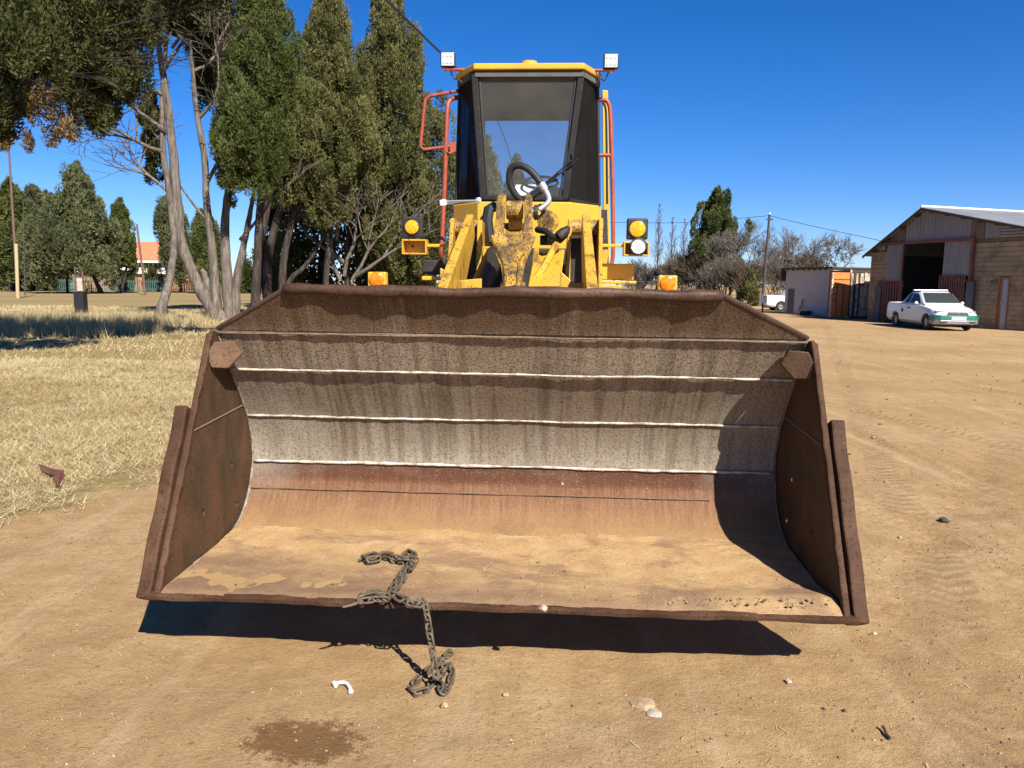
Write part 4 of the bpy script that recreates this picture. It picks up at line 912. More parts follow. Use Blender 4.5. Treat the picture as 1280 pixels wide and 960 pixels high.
chain = empty('chain', end * [1, 1, 0], label='rusty steel tow chain draped over the bucket lip down to the dirt', cat='chain')
d = 0; k = 0; pitch = .0415; last = pp[0]; acc = 0
pos = [pp[0]]
seg = [np.linalg.norm(pp[i + 1] - pp[i]) for i in range(len(pp) - 1)]; cum = np.concatenate([[0], np.cumsum(seg)])
arr = np.array(pp)
def along(s_): return np.array([np.interp(s_, cum, arr[:, i]) for i in range(3)])
s_ = pitch / 2
while s_ < cum[-1] - pitch / 2:
    c = along(s_); t = along(s_ + pitch / 2) - along(s_ - pitch / 2); t /= np.linalg.norm(t) + 1e-9
    t = Vector(t); up = Vector((0, 0, 1)) if abs(t.z) < .8 else Vector((0, -1, 0))
    xa = t.cross(up).normalized(); za = xa.cross(t).normalized()
    m = Matrix((xa, t, za)).transposed().to_4x4(); m = m @ Matrix.Rotation(R(38 if k % 2 else -50) + random.uniform(-.25, .25), 4, 'Y')
    o = bpy.data.objects.new('link', LINK); COL.objects.link(o); o.parent = chain
    o.matrix_local = Matrix.Translation(Vector(c) - chain.location) @ m
    s_ += pitch; k += 1
for strand in ([(455, 696), (466, 699), (480, 693), (494, 697), (507, 701), (516, 700), (514, 712)], [(452, 747), (464, 744), (478, 749), (490, 742), (499, 748), (510, 751)], [(507, 719), (498, 731), (489, 742), (480, 747)]):
    sp2 = np.array(spline([on_floor(*q2, .026) for q2 in strand], 8)); cum = np.concatenate([[0], np.cumsum(np.linalg.norm(np.diff(sp2, axis=0), axis=1))]); arr = sp2; s_ = pitch / 2
    while s_ < cum[-1] - pitch / 2:
        c = along(s_); t = Vector(along(s_ + pitch / 2) - along(s_ - pitch / 2)).normalized(); xa = t.cross(Vector((0, 0, 1))).normalized(); za = xa.cross(t).normalized()
        m = Matrix((xa, t, za)).transposed().to_4x4() @ Matrix.Rotation(R(38 if k % 2 else -50) + random.uniform(-.35, .35), 4, 'Y')
        o = bpy.data.objects.new('link', LINK); COL.objects.link(o); o.parent = chain; o.matrix_local = Matrix.Translation(Vector(c) - chain.location) @ m; s_ += pitch; k += 1
# hook bit at the lip
mb = MB(); mb.tube(spline([on_floor(452, 751, .012), on_floor(440, 756, .012), on_floor(428, 759, .008)]), [.007] * 4 + [.005] * 4 + [.003], 6); obj('hook', mb, 'chain_steel', chain, smooth=True)

# ------------------------------------------------------------------ small things on the ground
def rock(name, c, r, mat, label, cat='stone', seed=1, flat=.7, group=None):
    rg = np.random.default_rng(seed); bm = bmesh.new(); bmesh.ops.create_icosphere(bm, subdivisions=2, radius=1)
    for v in bm.verts:
        n = v.co; f = .8 + .4 * vnoise(n.x * 1.6 + seed * 3, n.y * 1.6 + n.z * 2.1, seed) + .12 * rg.normal(); v.co = Vector((n.x * f * r, n.y * f * r * rg.uniform(.9, 1.1), n.z * f * r * flat))
    me = bpy.data.meshes.new(name); bm.to_mesh(me); bm.free(); me.materials.append(M[mat]); o = bpy.data.objects.new(name, me); COL.objects.link(o); o.location = tuple(c); return props(o, label, cat, group)
simple('stone_pale', (.50, .42, .32), .85, var=.2, scale=30, bumpy=.4)
simple('stone_ochre', (.50, .34, .19), .9, var=.3, scale=40, bumpy=.5)
simple('clod_dark', (.10, .075, .055), .95, var=.5, scale=40, bumpy=.6)
simple('bone_white', (.55, .53, .48), .6, var=.06, scale=30)
simple('dead_leaf', (.17, .06, .03), .75, var=.4, scale=30)
simple('twig', (.055, .04, .03), .8, var=.3, scale=40)
c = on_floor(679, 760, .012); rock('stone', c, .017, 'stone_pale', 'small white stone lying on the bucket lip', seed=3)
c = on_ground(556, 881, .010); rock('stone', c, .017, 'stone_ochre', 'small ochre stone just below the end of the chain', seed=4)
c = on_ground(805, 880, .004); rock('stone', c, .048, 'stone_ochre', 'flat pale stone half buried in the dirt at lower right', seed=5, flat=.32)
c = on_ground(818, 892, .002); rock('stone', c, .03, 'stone_pale', 'smaller chip of pale stone beside the half buried one', seed=6, flat=.3)
c = on_ground(1180, 650, .02); rock('dirt_clod', c, .034, 'clod_dark', 'dark clod of earth alone on the dirt right of the bucket', 'clod', 7)
c = on_ground(986, 852, .006); rock('stone', c, .012, 'stone_pale', 'tiny pale pebble below the right end of the bucket shadow', seed=8)
for i, (px, py, lab) in enumerate(((1030, 886, 'left one of two tiny dark pebbles at lower right'), (1056, 888, 'right one of two tiny dark pebbles at lower right'))):
    rock('pebble_stone', on_ground(px, py, .004), .008, 'clod_dark', lab, seed=20 + i, group='pair of dark pebbles')
for i, (px, py, lab) in enumerate(((1093, 792, 'small pale stone near the right lower corner of the bucket'), (1125, 672, 'small whitish stone below and left of the dark clod'), (632, 868, 'small brown stone right of the chain end'))):
    rock('stone', on_ground(px, py, .006), .012, ('stone_pale', 'stone_pale', 'stone_ochre')[i], lab, seed=30 + i)
# curved white scrap
mb = MB(); mb.tube(spline([on_ground(419, 855, .012), on_ground(426, 853, .018), on_ground(433, 854, .018), on_ground(437, 859, .016), on_ground(439, 864, .010)]), .0075, 7)
mb.tube([on_ground(417.5, 853.5, .012), on_ground(420, 857, .012)], .010, 7); mb.tube([on_ground(436, 865, .010), on_ground(440.5, 864, .010)], .009, 7)
obj('plastic_scrap', mb, 'bone_white', at=G(428, 858), smooth=True, label='bent white scrap lying on the dirt left of the chain', cat='scrap')
mb = MB(); mb.tube(spline([on_ground(1103, 907, .02), on_ground(1106, 912, .014), on_ground(1108, 918, .01), on_ground(1113, 923, .01)]), .006, 6); obj('twig', mb, 'twig', at=G(1107, 915), label='short dark curled twig on the dirt at lower right', cat='twig')
def scrap_leaf():
    r = empty('dead_leaf', on_ground(66, 594, 0.02), label='reddish brown dead leaf in two pieces on the dry grass', cat='leaf')
    for pts in (((48, 580), (56, 582), (64, 587), (72, 588), (70, 594), (60, 592), (52, 588)), ((69, 586), (80, 588), (79, 600), (73, 609), (67, 600))):
        P3 = [on_ground(px, py, .06 + .02 * math.sin(i * 2)) for i, (px, py) in enumerate(pts)]
        c = sum(P3) / len(P3) + np.array([0, 0, .025]); n = len(P3); mb = MB(); mb.add(P3 + [c] + [p - [0, 0, .006] for p in P3] + [c - [0, 0, .006]], [(i, (i + 1) % n, n) for i in range(n)] + [((i + 1) % n + n + 1, i + n + 1, 2 * n + 1) for i in range(n)] + [(i, i + n + 1, (i + 1) % n + n + 1, (i + 1) % n) for i in range(n)])
        obj('leaf_blade', mb, 'dead_leaf', r)
scrap_leaf()

# ------------------------------------------------------------------ trees
def leaf_mesh(cents, outs, n_per, rad, size, asp, tint_base):
    """leaf-sized triangles round clump centres; outs: outward direction of every clump"""
    n = len(cents) * n_per; c = np.repeat(cents, n_per, 0); o = np.repeat(outs, n_per, 0)
    rd = np.repeat(rad, n_per)
    d = RNG.normal(0, 1, (n, 3)); d /= np.linalg.norm(d, axis=1)[:, None]; d = d + o * .55; d /= np.linalg.norm(d, axis=1)[:, None] + 1e-6
    rr = rd * RNG.uniform(.35, 1.05, n) ** .6
    p = c + d * rr[:, None] * np.array([.72, .72, 1.6])
    up = d * .65 + np.array([0, 0, .8]) + RNG.normal(0, .45, (n, 3)); up /= np.linalg.norm(up, axis=1)[:, None]
    sd_ = np.cross(up, RNG.normal(0, 1, (n, 3))); sd_ /= np.linalg.norm(sd_, axis=1)[:, None] + 1e-6
    L = size * RNG.uniform(.6, 1.4, n)[:, None]; wd = L * asp
    V = np.stack([p - sd_ * wd, p + sd_ * wd, p + up * L], 1).reshape(-1, 3)
    t = np.clip(np.repeat(tint_base, n_per) + RNG.normal(0, .16, n), 0, 1)
    return V, np.repeat(t, 3)
def crown_from_profile(prof, n_cl, cl_r, n_per, size, asp=.22, fill=.16, cy=None, ydepth=1.0, lump=.22, per=7):
    """prof: rows (z, x_left, x_right) at distance cy; boughs on the crown's surface, each of several clumps of leaves"""
    pr = np.array(sorted(prof)); z0, z1 = pr[0, 0], pr[-1, 0]
    zz = np.linspace(z0, z1, 200); hw = np.interp(zz, pr[:, 0], (pr[:, 2] - pr[:, 1]) / 2); pdf = hw + .12 * hw.max(); pdf /= pdf.sum()
    nb_ = max(8, n_cl // per)
    z = RNG.choice(zz, nb_, p=pdf) + RNG.uniform(-.5, .5, nb_) * (z1 - z0) / 200
    a = RNG.uniform(0, 2 * math.pi, nb_); a = np.where((np.sin(a) > 0.3) & (RNG.random(nb_) < .6), -a, a)
    br = cl_r * RNG.uniform(1.0, 2.1, nb_)
    h0 = np.interp(z, pr[:, 0], (pr[:, 2] - pr[:, 1]) / 2); br = np.minimum(br, .35 + h0 * .6)
    cx = np.interp(z, pr[:, 0], (pr[:, 1] + pr[:, 2]) / 2)
    rr = np.where(RNG.random(nb_) < fill, RNG.uniform(.3, .8, nb_), RNG.uniform(.82, 1.0 + lump * .45, nb_))
    r = np.maximum(h0 - br * .85, .02) * rr
    C = np.stack([cx + np.cos(a) * r, cy + np.sin(a) * r * ydepth, z], -1)
    O = np.stack([np.cos(a), np.sin(a), .55 + 0 * a], -1); O /= np.linalg.norm(O, axis=1)[:, None]
    nt_ = max(3, nb_ // 12); zt_ = z1 - (z1 - z0) * .16 * RNG.uniform(0, 1, nt_) ** 1.3      # the pointed leader
    C = np.concatenate([C, np.stack([np.interp(zt_, pr[:, 0], (pr[:, 1] + pr[:, 2]) / 2) + RNG.normal(0, .05, nt_), cy + RNG.normal(0, .05, nt_), zt_ - .25], -1)]); O = np.concatenate([O, np.tile(np.array([[0, -.2, .98]]), (nt_, 1))])
    br = np.concatenate([br, np.clip(np.interp(zt_, pr[:, 0], (pr[:, 2] - pr[:, 1]) / 2) * .7, .16, .5)]); nb_ += nt_
    d = RNG.normal(0, 1, (nb_, per, 3)); d /= np.linalg.norm(d, axis=2)[..., None]; d = d + O[:, None] * .8; d /= np.linalg.norm(d, axis=2)[..., None]
    c = (C[:, None] + d * (br[:, None, None] * RNG.uniform(.55, 1.0, (nb_, per, 1))) * np.array([.66, .66, 1.55])).reshape(-1, 3); d = d.reshape(-1, 3)
    rad = (np.repeat(br, per) * RNG.uniform(.28, .52, nb_ * per))
    tb = np.clip(np.repeat(RNG.normal(.48, .2, nb_), per) + RNG.normal(0, .12, nb_ * per), 0, 1)
    return leaf_mesh(c, d, n_per, rad, size, asp, tb)
def core_from_profile(prof, cy, k=.72, ydepth=1.0):
    pr = np.array(sorted(prof)); z = np.linspace(pr[0, 0] + .2, pr[-1, 0] - .4, 26); n = 16; V = []; F = []
    for i, zz in enumerate(z):
        cx = np.interp(zz, pr[:, 0], (pr[:, 1] + pr[:, 2]) / 2); h = np.interp(zz, pr[:, 0], (pr[:, 2] - pr[:, 1]) / 2)
        for j in range(n):
            a = 2 * math.pi * j / n; r = max(h - .25, .02) * k * (.7 + .6 * float(vnoise(np.array([j * .9]), np.array([zz * 1.4]), 3)[0])); V.append((cx + math.cos(a) * r, cy + math.sin(a) * r * ydepth, zz))
    F = [(i * n + j, i * n + (j + 1) % n, (i + 1) * n + (j + 1) % n, (i + 1) * n + j) for i in range(25) for j in range(n)]
    return np.array(V), F
def px_profile(Y, rows): 
    out = []
    for (y, xl, xr) in rows:
        a, b = P(xl, y, Y), P(xr, y, Y); out.append((a[2], a[0], b[0]))
    return out
def crown(root, Y, rows, mat, n_cl, cl_r, n_per, size, fill=.16, core=.72, lump=.22, ydepth=1.0, name='crown', label=None):
    prof = px_profile(Y, rows); V, t = crown_from_profile(prof, n_cl, cl_r, n_per, size, cy=Y, fill=fill, lump=lump, ydepth=ydepth)
    F = np.arange(len(V)).reshape(-1, 3)
    if core:
        pr = np.array(sorted(prof)); m_ = int(n_cl * 20); z = RNG.uniform(pr[0, 0] + .2, pr[-1, 0] - .3, m_); h = np.maximum(np.interp(z, pr[:, 0], (pr[:, 2] - pr[:, 1]) / 2) - .25, .02) * core
        a_ = RNG.uniform(0, 2 * math.pi, m_); r_ = h * np.sqrt(RNG.uniform(.25, 1, m_)); c_ = np.stack([np.interp(z, pr[:, 0], (pr[:, 1] + pr[:, 2]) / 2) + np.cos(a_) * r_, Y + np.sin(a_) * r_ * ydepth, z], -1)
        d1 = RNG.normal(0, 1, (m_, 3)); d1 /= np.linalg.norm(d1, axis=1)[:, None]; d2 = np.cross(d1, RNG.normal(0, 1, (m_, 3))); d2 /= np.linalg.norm(d2, axis=1)[:, None]
        L = (size * 1.7 * RNG.uniform(.6, 1.3, m_))[:, None]; V2 = np.stack([c_ - d2 * L * .4, c_ + d2 * L * .4, c_ + d1 * L], 1).reshape(-1, 3)
        V = np.concatenate([V, V2]); t = np.concatenate([t, np.repeat(RNG.uniform(.1, .6, m_), 3)]); F = np.arange(len(V)).reshape(-1, 3)
    o = mesh_np(name, V - np.array(root.location), F, mat, root, tint=t)
    if label: o['label'] = label
    return o
def trunk(root, pts, rad, mat='bark_grey', name='trunk', n=10, wob=.04):
    rad = [r_ * .62 for r_ in rad]; sp = spline(pts, 6); m = len(sp); rs = np.interp(np.linspace(0, 1, m), np.linspace(0, 1, len(rad)), rad)
    sp = [p + np.array([RNG.normal(0, wob * r), RNG.normal(0, wob * r), 0]) for p, r in zip(sp, rs)]
    mb = MB(); mb.tube(sp, [r * RNG.uniform(.93, 1.08) for r in rs], n); return obj(name, mb, mat, root, smooth='all')
def grow(p, d, L, r, lev, segs, spread=.6, up=.25, kids=(2, 4), shrink=.68, nseg=3, rg=random):
    q_ = np.array(p, float); d = np.array(d, float); rr = r
    for i in range(nseg):
        d2 = d + np.array([rg.gauss(0, .16), rg.gauss(0, .16), rg.gauss(0, .10) + up * .12]); d2 /= np.linalg.norm(d2)
        e = q_ + d2 * L / nseg; r2 = rr * (shrink ** (1 / nseg)); segs.append((q_, e, rr, r2)); q_, d, rr = e, d2, r2
        if lev > 0 and i > 0 or (lev > 0 and nseg == 1):
            for _ in range(rg.randint(*kids) - (1 if i < nseg - 1 else 0)):
                s = d + np.array([rg.gauss(0, spread), rg.gauss(0, spread), rg.gauss(0, spread * .6) + up]); s /= np.linalg.norm(s)
                grow(q_, s, L * rg.uniform(.55, .85), rr * rg.uniform(.5, .75), lev - 1, segs, spread, up, kids, shrink, nseg, rg)
def seg_mesh(segs, n=3, rmin=0.0):
    a = np.array([s[0] for s in segs]); b = np.array([s[1] for s in segs]); ra = np.maximum([s[2] for s in segs], rmin); rb = np.maximum([s[3] for s in segs], rmin)
    t = b - a; t /= np.linalg.norm(t, axis=1)[:, None] + 1e-9; h = np.where(np.abs(t[:, 2:3]) < .9, np.array([[0, 0, 1.0]]), np.array([[1.0, 0, 0]]))
    u = np.cross(t, h); u /= np.linalg.norm(u, axis=1)[:, None]; v = np.cross(t, u); V = []
    for c_, r_ in ((a, ra), (b, rb)):
        for k in range(n):
            w_ = 2 * math.pi * k / n; V.append(c_ + (u * math.cos(w_) + v * math.sin(w_)) * r_[:, None])
    V = np.stack(V, 1); F = []
    for k in range(n): F.append([k, (k + 1) % n, n + (k + 1) % n, n + k])
    F = np.array(F)[None] + (np.arange(len(segs)) * 2 * n)[:, None, None]
    return V.reshape(-1, 3), F.reshape(-1, 4)
def branches(root, segs, mat, name='branches', rmin=0.0, n=4):
    V, F = seg_mesh(segs, n, rmin); return mesh_np(name, V - np.array(root.location), F, mat, root, smooth=True)
def PT(px, py, Y): return P(px, py, Y)

# A: pale multi-stemmed tree with bare branches, no crown low down
YA = 31.0
b0 = P(278, 399, YA); tA = empty('cypress_tree', (b0[0], YA, 0), label='tall cypress with pale bare twisting stems left of the bright green crown', cat='tree', group='cypress trees in the near row')
def foot(px, Y): p = P(px, 400, Y); p[2] = -.1; return p
trunk(tA, [foot(280, YA), PT(262, 380, YA), PT(243, 345, YA), PT(226, 300, YA), PT(221, 240, YA), PT(214, 170, YA), PT(205, 100, YA), PT(196, 40, YA), PT(192, -20, YA)], [.62, .46, .38, .34, .30, .27, .22, .16, .08])
trunk(tA, [foot(196, YA - 2), PT(202, 384, YA - 2), PT(213, 345, YA - 1), PT(217, 300, YA - .5), PT(212, 240, YA), PT(204, 190, YA), PT(203, 120, YA), PT(208, 50, YA), PT(215, -10, YA)], [.42, .30, .23, .21, .20, .18, .15, .11, .06])
trunk(tA, [foot(272, YA), PT(268, 350, YA), PT(264, 300, YA), PT(258, 250, YA), PT(256, 200, YA), PT(246, 140, YA), PT(240, 80, YA), PT(236, 10, YA)], [.40, .32, .26, .22, .20, .17, .12, .06])
trunk(tA, [foot(288, YA), PT(284, 350, YA), PT(281, 300, YA), PT(284, 250, YA), PT(292, 210, YA)], [.40, .34, .28, .24, .16])
trunk(tA, [foot(294, YA), PT(296, 350, YA), PT(304, 310, YA), PT(312, 270, YA), PT(318, 235, YA)], [.34, .27, .2, .16, .1])
trunk(tA, [foot(268, YA), PT(262, 370, YA), PT(256, 345, YA), PT(252, 338, YA)], [.34, .30, .22, .16], name='stump')
rg = random.Random(5); segs = []
for (x, y, dx, dz, L, r) in ((214, 170, -.9, .6, 2.6, .10), (205, 120, -.8, .5, 2.2, .09), (258, 230, .5, .8, 2.2, .09), (246, 150, .7, .7, 2.4, .09), (204, 190, -1, .35, 2.0, .09), (222, 250, -.7, .7, 2.0, .08), (240, 90, .8, .6, 2.2, .08), (205, 90, .5, .8, 2.4, .08), (215, 60, .6, .8, 2.4, .08), (200, 60, -.6, .8, 2.2, .07), (300, 300, .7, .8, 2.0, .08), (262, 280, -.5, .8, 1.8, .06)):
    grow(P(x, y, YA), (dx, rg.uniform(-.7, .2), dz), L, r, 3, segs, .5, .12, (1, 3), .6, 4, rg)
branches(tA, segs, 'bark_grey', rmin=.010)
crown(tA, YA, [(-60, 190, 230), (-20, 160, 270), (20, 170, 285), (48, 200, 262)], 'leaf_dark', 170, .6, 190, .16, fill=.3, core=.5)
crown(tA, YA + 2.5, [(-60, 205, 300), (0, 214, 305), (50, 222, 300), (90, 232, 290), (125, 246, 284)], 'leaf_dark', 190, .5, 170, .14, fill=.4, core=.7, name='back_foliage')
crown(tA, YA + 1.5, [(135, 182, 188), (160, 176, 200), (185, 174, 206), (208, 180, 200), (216, 186, 194)], 'leaf_dark', 40, .4, 180, .14, name='low_foliage', core=.5)
# B: bright green cypress
YB = 30.0
b0 = P(300, 400, YB); tB = empty('cypress_tree', (b0[0], YB, 0), label='bright green rounded cypress crown right of the pale bare stems', cat='tree', group='cypress trees in the near row')
crown(tB, YB, [(-30, 322, 335), (-5, 305, 350), (30, 292, 367), (75, 285, 378), (120, 280, 384), (165, 268, 378), (200, 265, 362), (225, 272, 352), (240, 290, 340)], 'leaf_green', 640, .50, 210, .10, lump=.40, core=.6)
trunk(tB, [foot(318, YB + .5), PT(322, 320, YB + .5), PT(326, 240, YB + .5), PT(330, 120, YB + .5), PT(330, 0, YB + .5)], [.30, .26, .22, .16, .05], 'bark_dark')
# C, D: olive cypresses with dark stems, farther along the row
YC = 38.0
b0 = P(345, 392, YC); tC = empty('cypress_tree', (P(385, 380, YC)[0], YC, 0), label='olive cypress with several dark stems between the green and the tallest one', cat='tree', group='cypress trees in the near row')
crown(tC, YC, [(-45, 402, 412), (-10, 392, 424), (30, 388, 438), (70, 378, 448), (120, 362, 462), (170, 350, 472), (215, 352, 478), (250, 366, 470), (276, 385, 450)], 'leaf_olive', 720, .55, 190, .125, lump=.6, core=.6)
for (pts, r0) in ((((318, 420), (322, 340), (330, 280), (345, 220), (370, 150)), .40), (((335, 420), (334, 330), (348, 270), (372, 200), (395, 80)), .42), (((352, 420), (354, 330), (366, 275), (392, 210), (404, 40)), .36), (((345, 400), (362, 352), (378, 336), (392, 318), (408, 290)), .26), (((405, 420), (408, 340), (414, 290), (418, 240)), .30)):
    trunk(tC, [P(x, y, YC) if y < 400 else np.array([P(x, 385, YC)[0], YC, -.2]) for x, y in pts], [r0, r0 * .85, r0 * .7, r0 * .5, r0 * .3], 'bark_dark')
YD = 42.0
tD = empty('cypress_tree', (P(490, 380, YD)[0], YD, 0), label='tallest olive cypress nearest the loader cab, in front of the sky', cat='tree', group='cypress trees in the near row')
crown(tD, YD, [(-22, 480, 486), (5, 462, 505), (40, 450, 520), (75, 446, 530), (100, 440, 548), (150, 438, 566), (200, 440, 578), (250, 446, 584), (300, 452, 582), (340, 462, 570), (362, 480, 560)], 'leaf_olive', 880, .58, 190, .13, lump=.6, core=.6)
rg = random.Random(9); segs = []
for (x, y, dx, dz) in ((425, 350, -.3, 1), (430, 345, .2, 1), (440, 350, .5, .9), (420, 300, .3, 1), (432, 330, -.7, .6), (445, 345, .9, .5)):
    grow(P(x, y, YC + 1), (dx, -.2, dz), 2.6, .12, 3, segs, .5, .2, (2, 3), .6, 3, rg)
branches(tC, segs, 'bark_grey', rmin=.014)
trunk(tD, [np.array([P(470, 385, YD)[0], YD, -.1]), P(472, 330, YD), P(478, 200, YD), P(483, 20, YD)], [.4, .34, .24, .06], 'bark_dark')
trunk(tD, [np.array([P(436, 385, YD)[0], YD, -.1]), P(434, 320, YD), P(440, 270, YD), P(452, 200, YD)], [.34, .28, .22, .1], 'bark_dark')
# dark understorey foliage behind the stems: a further cypress
YE = 47.0
tE = empty('cypress_tree', (P(420, 380, YE)[0], YE, 0), label='dark cypress half hidden behind the row of stems', cat='tree', group='cypress trees in the near row')
crown(tE, YE, [(120, 400, 420), (200, 350, 520), (262, 318, 560), (300, 306, 562), (340, 316, 566), (368, 330, 560)], 'leaf_dark', 460, .7, 130, .2, core=.85)
trunk(tE, [np.array([P(400, 380, YE)[0], YE, -.1]), P(402, 330, YE), P(408, 250, YE)], [.4, .34, .2], 'bark_dark')
# overhanging tree at the upper left; its trunk stands left of the view
YO = 16.5
tO = empty('cypress_tree', (P(-150, 300, YO)[0], YO, 0), label='cypress leaning in from the upper left corner with brown tips on its low branches', cat='tree', group='cypress trees in the near row')
def lobes(root, Y, ls, mat, n_per, size, cl=.42, name='crown'):
    C = []; Oo = []; Rr = []; T = []
    for (x, y, rx, ry, n) in ls:
        c = P(x, y, Y); sx, sz = rx * Y / FPX, ry * Y / FPX
        d = RNG.normal(0, 1, (n, 3)); d /= np.linalg.norm(d, axis=1)[:, None]; k = RNG.uniform(.45, 1, n)[:, None]
        C.append(c + d * k * np.array([sx, (sx + sz) * .6, sz])); Oo.append(d); Rr.append(cl * RNG.uniform(.5, 1.1, n)); T.append(RNG.uniform(.1, .9, n))
    V, t = leaf_mesh(np.concatenate(C), np.concatenate(Oo), n_per, np.concatenate(Rr), size, .2, np.concatenate(T))
    return mesh_np(name, V - np.array(root.location), np.arange(len(V)).reshape(-1, 3), mat, root, tint=t)
lobes(tO, YO, [(20, 10, 75, 40, 60), (100, 5, 75, 40, 60), (150, 10, 40, 35, 26), (215, -25, 50, 20, 14), (140, 70, 36, 44, 36), (90, 60, 55, 40, 40), (30, 60, 45, 38, 26), (110, 110, 32, 30, 20), (20, 100, 40, 26, 12), (120, 145, 18, 14, 7), (-60, 40, 90, 90, 70), (-60, -80, 150, 80, 90), (120, -70, 120, 50, 60), (270, -50, 60, 36, 18), (60, 20, 90, 50, 70), (135, 30, 40, 40, 30), (-70, 150, 70, 60, 60), (-150, 60, 110, 110, 90)], 'leaf_dark', 300, .095, .34)
lobes(tO, 13.4, [(-70, 70, 90, 80, 70), (-60, 150, 60, 45, 36), (10, 40, 60, 50, 34), (-150, 120, 80, 80, 50), (-10, 110, 30, 30, 10)], 'leaf_dark', 260, .085, .30, 'near_foliage')
lobes(tO, YO - .3, [(70, 115, 30, 14, 9), (52, 150, 16, 22, 8), (92, 160, 14, 14, 5), (8, 170, 16, 12, 6), (30, 178, 6, 6, 2), (60, 130, 14, 12, 5), (85, 105, 20, 12, 6)], 'leaf_brown', 210, .07, .20, 'dry_foliage')
trunk(tO, [np.array([P(-150, 300, YO)[0], YO, -.1]), P(-150, 200, YO), P(-130, 60, YO), P(-90, -60, YO)], [.5, .42, .34, .2])
rg = random.Random(12); segs = []
for (a, b) in (((-145, 150), (60, 85)), ((-140, 120), (30, 130)), ((-135, 60), (120, 40)), ((-130, 40), (150, 90)), ((-120, 0), (200, 0)), ((-145, 170), (70, 125))):
    A, B = P(*a, YO), P(*b, YO - .6); prev = A
    for i in range(1, 9):
        t = i / 8; q_ = A + (B - A) * t + np.array([0, rg.gauss(0, .08), rg.gauss(0, .08) + .35 * math.sin(t * 3.1)]); segs.append((prev, q_, .10 * (1 - t) + .02, .10 * (1 - t) + .015))
        if i > 3: grow(q_, (B - A) / np.linalg.norm(B - A) + np.array([0, rg.gauss(0, .4), rg.gauss(0, .5)]), 1.1, .022, 2, segs, .6, 0, (1, 3), .6, 3, rg)
        prev = q_
branches(tO, segs, 'bark_dark', rmin=.005)

# far cypresses on the left
def far_cypress(px, Y, rows, stems, mat, label, n_cl=260, cl=.9, size=.3, n_per=110):
    root = empty('cypress_tree', (P(px, 360, Y)[0], Y, 0), label=label, cat='tree', group='cypresses along the far fence')
    crown(root, Y, rows, mat, n_cl, cl, n_per, size, lump=.26, core=.75)
    for (pts, r0) in stems: trunk(root, [np.array([P(pts[0][0], 360, Y)[0], Y, -.1])] + [P(x, y, Y) for x, y in pts[1:]], [r0, r0 * .8, r0 * .6, r0 * .4], 'bark_dark')
    return root
far_cypress(95, 84, [(208, 94, 97), (222, 88, 104), (240, 76, 116), (260, 62, 128), (280, 48, 138), (300, 36, 146), (325, 30, 150), (344, 42, 142)], [(((100, 366), (101, 350), (100, 320)), .45), (((127, 366), (120, 352), (108, 330)), .5), (((84, 366), (84, 350), (86, 330)), .3)], 'leaf_blue', 'broad grey green cypress with pointed top behind the black post', 420, .95, .28)
far_cypress(152, 88, [(255, 150, 154), (272, 140, 162), (295, 134, 168), (318, 134, 172), (335, 142, 172)], [(((152, 366), (150, 345), (148, 320)), .3), (((150, 366), (157, 345), (160, 320)), .26)], 'leaf_green', 'smaller cypress with forked pale stems left of the brown pole', 200, .85, .28)
far_cypress(15, 90, [(230, 12, 16), (245, 2, 28), (275, -8, 36), (310, -12, 40), (340, -8, 34)], [(((12, 366), (12, 350), (14, 320)), .4)], 'leaf_green', 'cypress at the left edge behind the tall brown pole', 240, .95, .3)
far_cypress(44, 96, [(240, 40, 46), (262, 22, 60), (290, 18, 66), (320, 16, 66), (350, 20, 60)], [(((42, 366), (40, 345), (38, 310)), .5)], 'leaf_blue', 'rounded cypress between the left pole and the broad grey green one', 250, 1.0, .3)
far_cypress(66, 104, [(244, 62, 70), (262, 50, 82), (300, 46, 90), (340, 46, 90)], [(((64, 366), (64, 345), (64, 310)), .4)], 'leaf_dark', 'dark cypress top just left of and behind the broad grey green one', 180, 1.0, .32)
far_cypress(215, 96, [(258, 200, 216), (275, 192, 234), (300, 194, 244), (325, 200, 250), (342, 210, 240)], [(((226, 366), (226, 345), (224, 310)), .35)], 'leaf_blue', 'cypress seen between the leaning pale stems above the tiled roof', 220, .95, .3)
far_cypress(256, 92, [(270, 250, 258), (290, 240, 272), (320, 236, 282), (350, 240, 284)], [(((258, 366), (258, 345), (256, 310)), .35)], 'leaf_green', 'cypress right of the tiled roof, behind the pale stems', 200, .95, .3)
far_cypress(612, 60, [(178, 606, 612), (200, 596, 622), (240, 586, 632), (300, 580, 640), (350, 585, 640)], [(((612, 368), (612, 345), (612, 300)), .35)], 'leaf_olive', 'cypress seen through the left of the cab windows', 240, .8, .22)
far_cypress(646, 70, [(192, 644, 648), (215, 634, 658), (245, 628, 664), (300, 622, 668), (350, 628, 664)], [(((646, 368), (646, 345), (646, 300)), .35)], 'leaf_blue', 'cypress top seen through the middle of the cab windows', 200, .85, .24)
